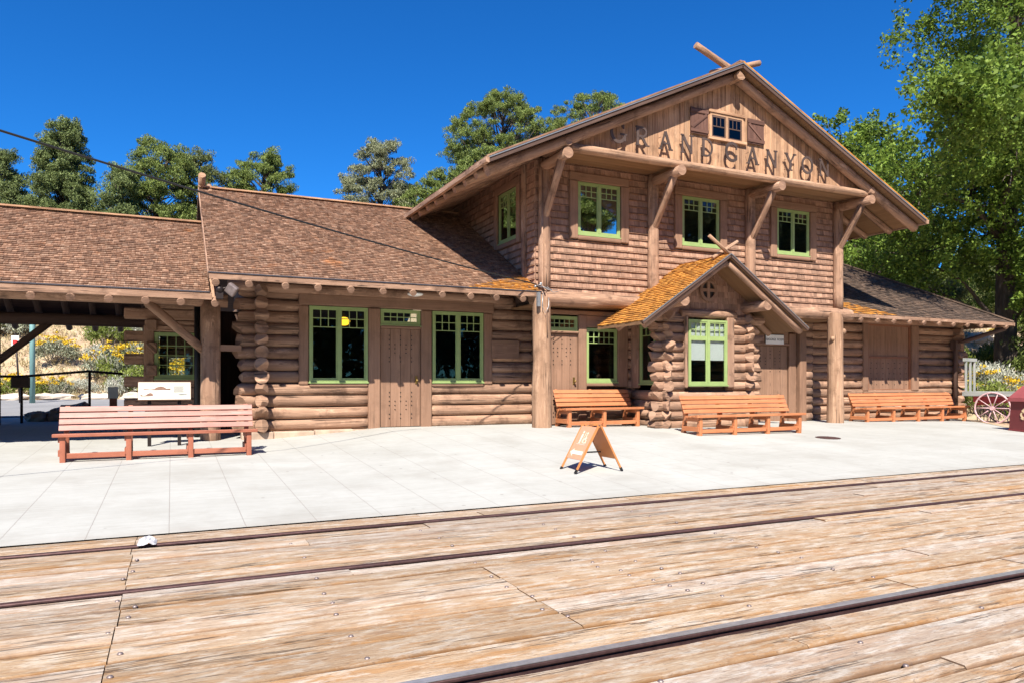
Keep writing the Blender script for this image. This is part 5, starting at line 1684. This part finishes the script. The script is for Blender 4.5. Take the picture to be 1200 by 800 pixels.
# bushy junipers hiding the ridge line behind the roofs and covering the slope at the right
JG = 'junipers on the slope behind the depot'
jp = []
for s_ in range(4):
    random.seed(70 + s_)
    jp.append(conifer('juniper_tree', (0, 0, 0), 3.4, 3.6, .08, 'bushy olive green juniper growing on the sandy slope behind the depot', 'tree', JG, M['juniper' if s_ % 2 else 'pinyon'], 60, 330, .17, 80 + s_, 0, rnd_prof))
random.seed(5)
spots = [(-12, 47), (-8.5, 50), (-4.6, 49), (1.2, 50), (4.0, 51), (8.8, 52), (10.8, 51), (18.0, 46), (20.5, 44), (-14, 42), (-2, 44), (5, 45),
         (35, 44), (39, 43), (44, 41), (48, 46), (52, 42), (57, 45), (38, 36), (43, 34), (49, 36), (54, 34), (60, 38), (36, 30), (41, 28.5), (47, 29.5), (53, 28), (58, 31), (45, 25), (51, 24), (62, 26), (36.5, 25), (33, 33), (30, 38), (31.6, 16.5), (64, 33), (40, 50), (46, 52), (55, 50)]
for i, (x, y) in enumerate(spots):
    o = jp[i] if i < 4 else copy_tree(jp[i % 4])
    s = random.uniform(.75, 1.25)
    o.location = (x, y, tz(x, y) - .15); o.rotation_euler = (0, 0, random.uniform(0, 6.28)); o.scale = (s, s, s * random.uniform(.85, 1.25))

# shrubs: rabbitbrush, sage, green bushes
def shrub(kind, seed):
    random.seed(seed)
    lb, mt, fl = {'rabbitbrush': ('grey green rabbitbrush topped with yellow flower heads on the slope', 'sage', .55),
                  'sagebrush': ('pale silvery sagebrush without flowers on the slope', 'sage_white', 0),
                  'green_bush': ('low round bright green bush on the slope', 'bush', 0),
                  'flowering_bush': ('green leafy bush thick with bright yellow flowers', 'bush', 1.0)}[kind]
    r = thing(kind, (0, 0, 0), lb, 'shrub', {'rabbitbrush': 'rabbitbrush on the slope', 'sagebrush': 'sagebrush on the slope', 'green_bush': 'green bushes on the slope', 'flowering_bush': 'yellow flowering bushes'}[kind])
    pts = []; fp = []
    for k in range(34):
        a = random.uniform(0, 2 * PI); q = math.sqrt(random.random()) * .55; hh = .30 + .45 * (1 - (q / .6) ** 2) * random.uniform(.7, 1.1)
        c = (q * math.cos(a), q * math.sin(a), hh * .72)
        pts.append(clump_points(c, .17, 62, .2, (1, 1, 1.25)))
        if fl and random.random() < .85: fp.append(clump_points((c[0] * 1.1, c[1] * 1.1, hh * .9 + .12), .085, int(34 * fl), .3, (1.2, 1.2, .55)))
    m = MB()
    for k in range(9):
        a = random.uniform(0, 2 * PI); m.tube([(0, 0, -.1), (.2 * math.cos(a), .2 * math.sin(a), .25), (.4 * math.cos(a), .4 * math.sin(a), .55)], [.014, .010, .005], 5)
    m.build('stems', M['bare'], r)
    leaf_object('foliage', np.concatenate(pts), .085, M[mt], r, up=.45, aspect=.26)
    if fp: leaf_object('flowers', np.concatenate(fp), .045, M['flower'], r, aspect=.8)
    return r
protos = {k: [shrub(k, 200 + i * 10 + j) for j in range(2)] for i, k in enumerate(('rabbitbrush', 'sagebrush', 'green_bush', 'flowering_bush'))}
used = {k: 0 for k in protos}
def place(kind, x, y, s):
    i = used[kind]; used[kind] += 1
    o = protos[kind][i] if i < 2 else copy_tree(protos[kind][i % 2])
    o.location = (x, y, tz(x, y) - .05 * s); o.scale = (s, s, s * random.uniform(.85, 1.15)); o.rotation_euler = (0, 0, random.uniform(0, 6.28))
random.seed(31)
for k in range(120):      # slope seen under the shelter roof
    y = 32.3 + 14 * random.random() ** 1.3; x = random.uniform(-16, 3.5)
    kd = random.choices(['rabbitbrush', 'sagebrush', 'green_bush', 'flowering_bush'], [.36, .26, .16, .14])[0]
    if y > 37 and kd == 'flowering_bush': kd = 'green_bush'
    place(kd, x, y, random.uniform(.9, 1.9) * (1.15 if kd == 'green_bush' else 1))
for x, y, kd, s in [(26.4, 16.5, 'green_bush', 2.3), (27.6, 16.9, 'rabbitbrush', 1.9), (28.6, 17.4, 'sagebrush', 2.0), (29.6, 18.0, 'sagebrush', 1.8), (28.0, 15.9, 'flowering_bush', 1.7),
                    (29.2, 16.4, 'flowering_bush', 1.6), (30.4, 17.2, 'flowering_bush', 1.6), (27.3, 18.6, 'green_bush', 2.3), (31.8, 18.2, 'green_bush', 2.2), (26.9, 14.9, 'sagebrush', 1.0), (31, 15.6, 'sagebrush', 1.6), (33, 19.5, 'green_bush', 2.0), (28.6, 14.6, 'flowering_bush', 1.2)]:
    place(kd, x, y, s)
for k in range(60):
    x = random.uniform(28, 62); y = random.uniform(19, 42)
    place(random.choices(['rabbitbrush', 'sagebrush', 'green_bush'], [.35, .35, .3])[0], x, y, random.uniform(.8, 1.7))
rk0 = []
for i in range(4):
    rk0.append(rock((0, 0, 0), .5, (1.3, 1, .6), 40 + i * 7, M['limestone' if i % 2 else 'sandstone'], 'slope_rock'))
    tag(rk0[-1], 'pale rock lying on the sandy slope among the shrubs', 'rock', 'rocks on the slope')
for i in range(56):
    x, y = (random.uniform(-16, 3), random.uniform(37, 48)) if i % 4 == 1 else (random.uniform(30, 62), random.uniform(20, 44))
    o = rk0[i] if i < 4 else rk0[i % 4].copy()
    if i >= 4: COL.objects.link(o)
    s = random.uniform(.3, 1.3); o.location = (x, y, tz(x, y) + .02); o.scale = (s, s, s); o.rotation_euler = (random.uniform(-.3, .3), 0, random.uniform(0, 6.28))
# dry grass over the slopes
gp = []
for k in range(8000):
    if k % 3: x, y = random.uniform(-18, 5), random.uniform(31.8, 46)
    else: x, y = random.uniform(25, 60), random.uniform(14, 42)
    if y < 15.5 and x < 26: continue
    gp.append(clump_points((x, y, tz(x, y) + .10), .16, 8, .2, (1, 1, .8)))
tag(leaf_object('dry_grass', np.concatenate(gp), .20, M['drygrass'], None, up=.7, aspect=.14, org=(0, 0, 0)), kind='stuff')

# the big broad-leaved tree at the right end of the depot
random.seed(99)
EB = (31.0, 18.3, tz(31, 18.3))
EL = thing('elm_tree', EB, 'tall broad-leaved tree with dark trunk overhanging the right end of the depot', 'tree')
tr = MB()
T = [V((31, 18.3, -.3)), V((30.9, 18.2, 3.5)), V((30.6, 18.0, 7.0)), V((30.9, 17.8, 11.0)), V((30.5, 17.6, 15.0)), V((30.2, 17.4, 19.0))]
tr.tube(T, [.46, .40, .34, .28, .20, .11], 12)
leaves = []
def mass(c, rad, n, r=(.55, 1.0), dens=150, limb=True, src=None, lw=.10):
    c = V(c)
    if limb:
        s0 = V(src) if src else min(T[1:], key=lambda q: abs(q.z - (c.z - 2.0)))
        L = (c - s0).length
        tr.tube(curve_pts(s0, c, .06, 7, .10), [lw * (1 - .12 * i) for i in range(8)], 7)
    for i in range(n):
        d = V(RNG.normal(size=3)); d.normalize(); k = random.random() ** .45
        q = c + V((d.x * rad[0], d.y * rad[1], d.z * rad[2])) * k
        rr = random.uniform(*r)
        for _ in range(4):
            cc = (q.x + random.gauss(0, rr * .5), q.y + random.gauss(0, rr * .5), q.z + random.gauss(0, rr * .4))
            leaves.append(clump_points(cc, rr * random.uniform(.35, .65), int(dens * rr * rr / 2.2), .25, (1, 1, .8)))
        if random.random() < .5: tr.tube(curve_pts(c, q, 0, 4, .15), [.035, .028, .02, .014, .008], 5)
mass((30.0, 17.0, 16.8), (5.2, 4.4, 5.4), 112, lw=.2)
mass((26.6, 15.6, 15.4), (3.4, 3.2, 3.2), 58, lw=.14)
mass((26.2, 15.4, 11.0), (3.8, 3.2, 2.7), 54, lw=.16)
mass((33.5, 18.5, 12.5), (3.8, 3.8, 4.4), 60, lw=.14)
mass((30.8, 17.4, 10.4), (3.2, 3.0, 2.4), 46, lw=.12)
mass((30.6, 18.8, 7.4), (3.8, 3.2, 2.2), 34, lw=.12)
mass((27.8, 19.8, 6.6), (3.0, 2.4, 1.9), 36, lw=.11)
mass((24.8, 17.6, 8.6), (2.6, 2.4, 2.2), 30, src=(30.6, 18.0, 7.0), lw=.13)
mass((26.4, 21.0, 5.6), (2.8, 2.2, 1.7), 30, src=(30.9, 18.2, 3.5), lw=.12)
mass((30.2, 16.4, 6.4), (2.2, 1.5, 2.8), 40, src=(30.6, 18.0, 7.0), lw=.07)
mass((32.6, 19.4, 9.8), (3.2, 2.4, 2.2), 28, lw=.09)
mass((28.6, 18.2, 8.8), (2.6, 2.2, 2.0), 34, lw=.09)
mass((32.2, 17.2, 5.4), (2.6, 2.2, 1.8), 26, lw=.08)
mass((35.6, 20.5, 6.8), (3.2, 2.6, 2.4), 34, lw=.11)
mass((22.6, 13.6, 9.7), (2.7, 1.9, 1.4), 44, src=(26.6, 15.2, 11.2), lw=.10)
mass((19.9, 12.9, 9.0), (1.9, 1.3, 1.0), 26, src=(22.6, 13.6, 9.9), lw=.07)
tr.build('trunk', M['bark'], EL)
leaf_object('crown', np.concatenate(leaves), .155, M['elm'], EL, aspect=.55)
db = MB()
for a, b in (((30.6, 17.6, 13.0), (28.2, 15.4, 13.6)), ((30.8, 17.6, 11.5), (30.2, 15.6, 9.2)), ((30.6, 17.6, 10.0), (27.4, 16.0, 8.4)), ((30.7, 17.6, 8.6), (29.6, 15.5, 6.8)), ((30.4, 17.4, 12.0), (28.9, 15.2, 11.2))):
    p = curve_pts(a, b, .18, 7, .12); db.tube(p, [.06, .05, .042, .035, .028, .02, .014, .008], 6)
    for k in (3, 4, 5, 6): db.tube(curve_pts(p[k], p[k] + V((random.uniform(-.8, .4), random.uniform(-.6, .3), random.uniform(-1.1, .3))), .1, 4, .2), [.018, .014, .010, .007, .004], 5)
db.build('dead_branches', M['bare'], EL)
E2 = thing('young_elm', (38.5, 29.5, tz(38.5, 29.5)), 'lighter green broad-leaved tree behind the right slope of the gable roof', 'tree')
leaves = []; tr = MB(); b2 = tz(38.5, 29.5)
T = [V((38.5, 29.5, b2 - .4)), V((38.3, 29.5, b2 + 3)), V((38.0, 29.4, b2 + 6)), V((37.8, 29.3, b2 + 9))]
tr.tube(T, [.3, .24, .17, .08], 10)
mass((37.2, 29.2, 12.8), (3.9, 3.2, 3.6), 80, (.6, 1.1), 150, lw=.1)
mass((34.6, 28.6, 12.6), (2.6, 2.4, 3.2), 46, (.5, .95), 150, lw=.08)
mass((33.4, 28.4, 13.8), (2.4, 2.2, 2.6), 46, (.5, .95), 150, lw=.06)
mass((36.0, 28.0, 9.0), (3.4, 2.6, 2.6), 50, (.6, 1.0), 150, lw=.06)
mass((41.0, 29.6, 10.4), (3.4, 3.0, 4.2), 60, (.6, 1.1), 150, lw=.1)
tr.build('trunk', M['bark'], E2)
leaf_object('crown', np.concatenate(leaves), .20, M['elm'], E2, aspect=.55)

# woodland across the tracks, mirrored in the window panes
wp = []
random.seed(12)
for k in range(4200):
    x = random.uniform(-60, 150); y = -48 - random.uniform(0, 10); h = 22 + 9 * (.5 + .5 * mnoise.noise(V((x * .12, 1, 4))))
    wp.append(clump_points((x, y, h * random.random() ** 1.0), random.uniform(1.2, 2.4), 44, .2, (1, 1, 1.2)))
tag(leaf_object('far_wood', np.concatenate(wp), .95, M['pine'], None, aspect=.6, org=(0, 0, 0)), kind='stuff')
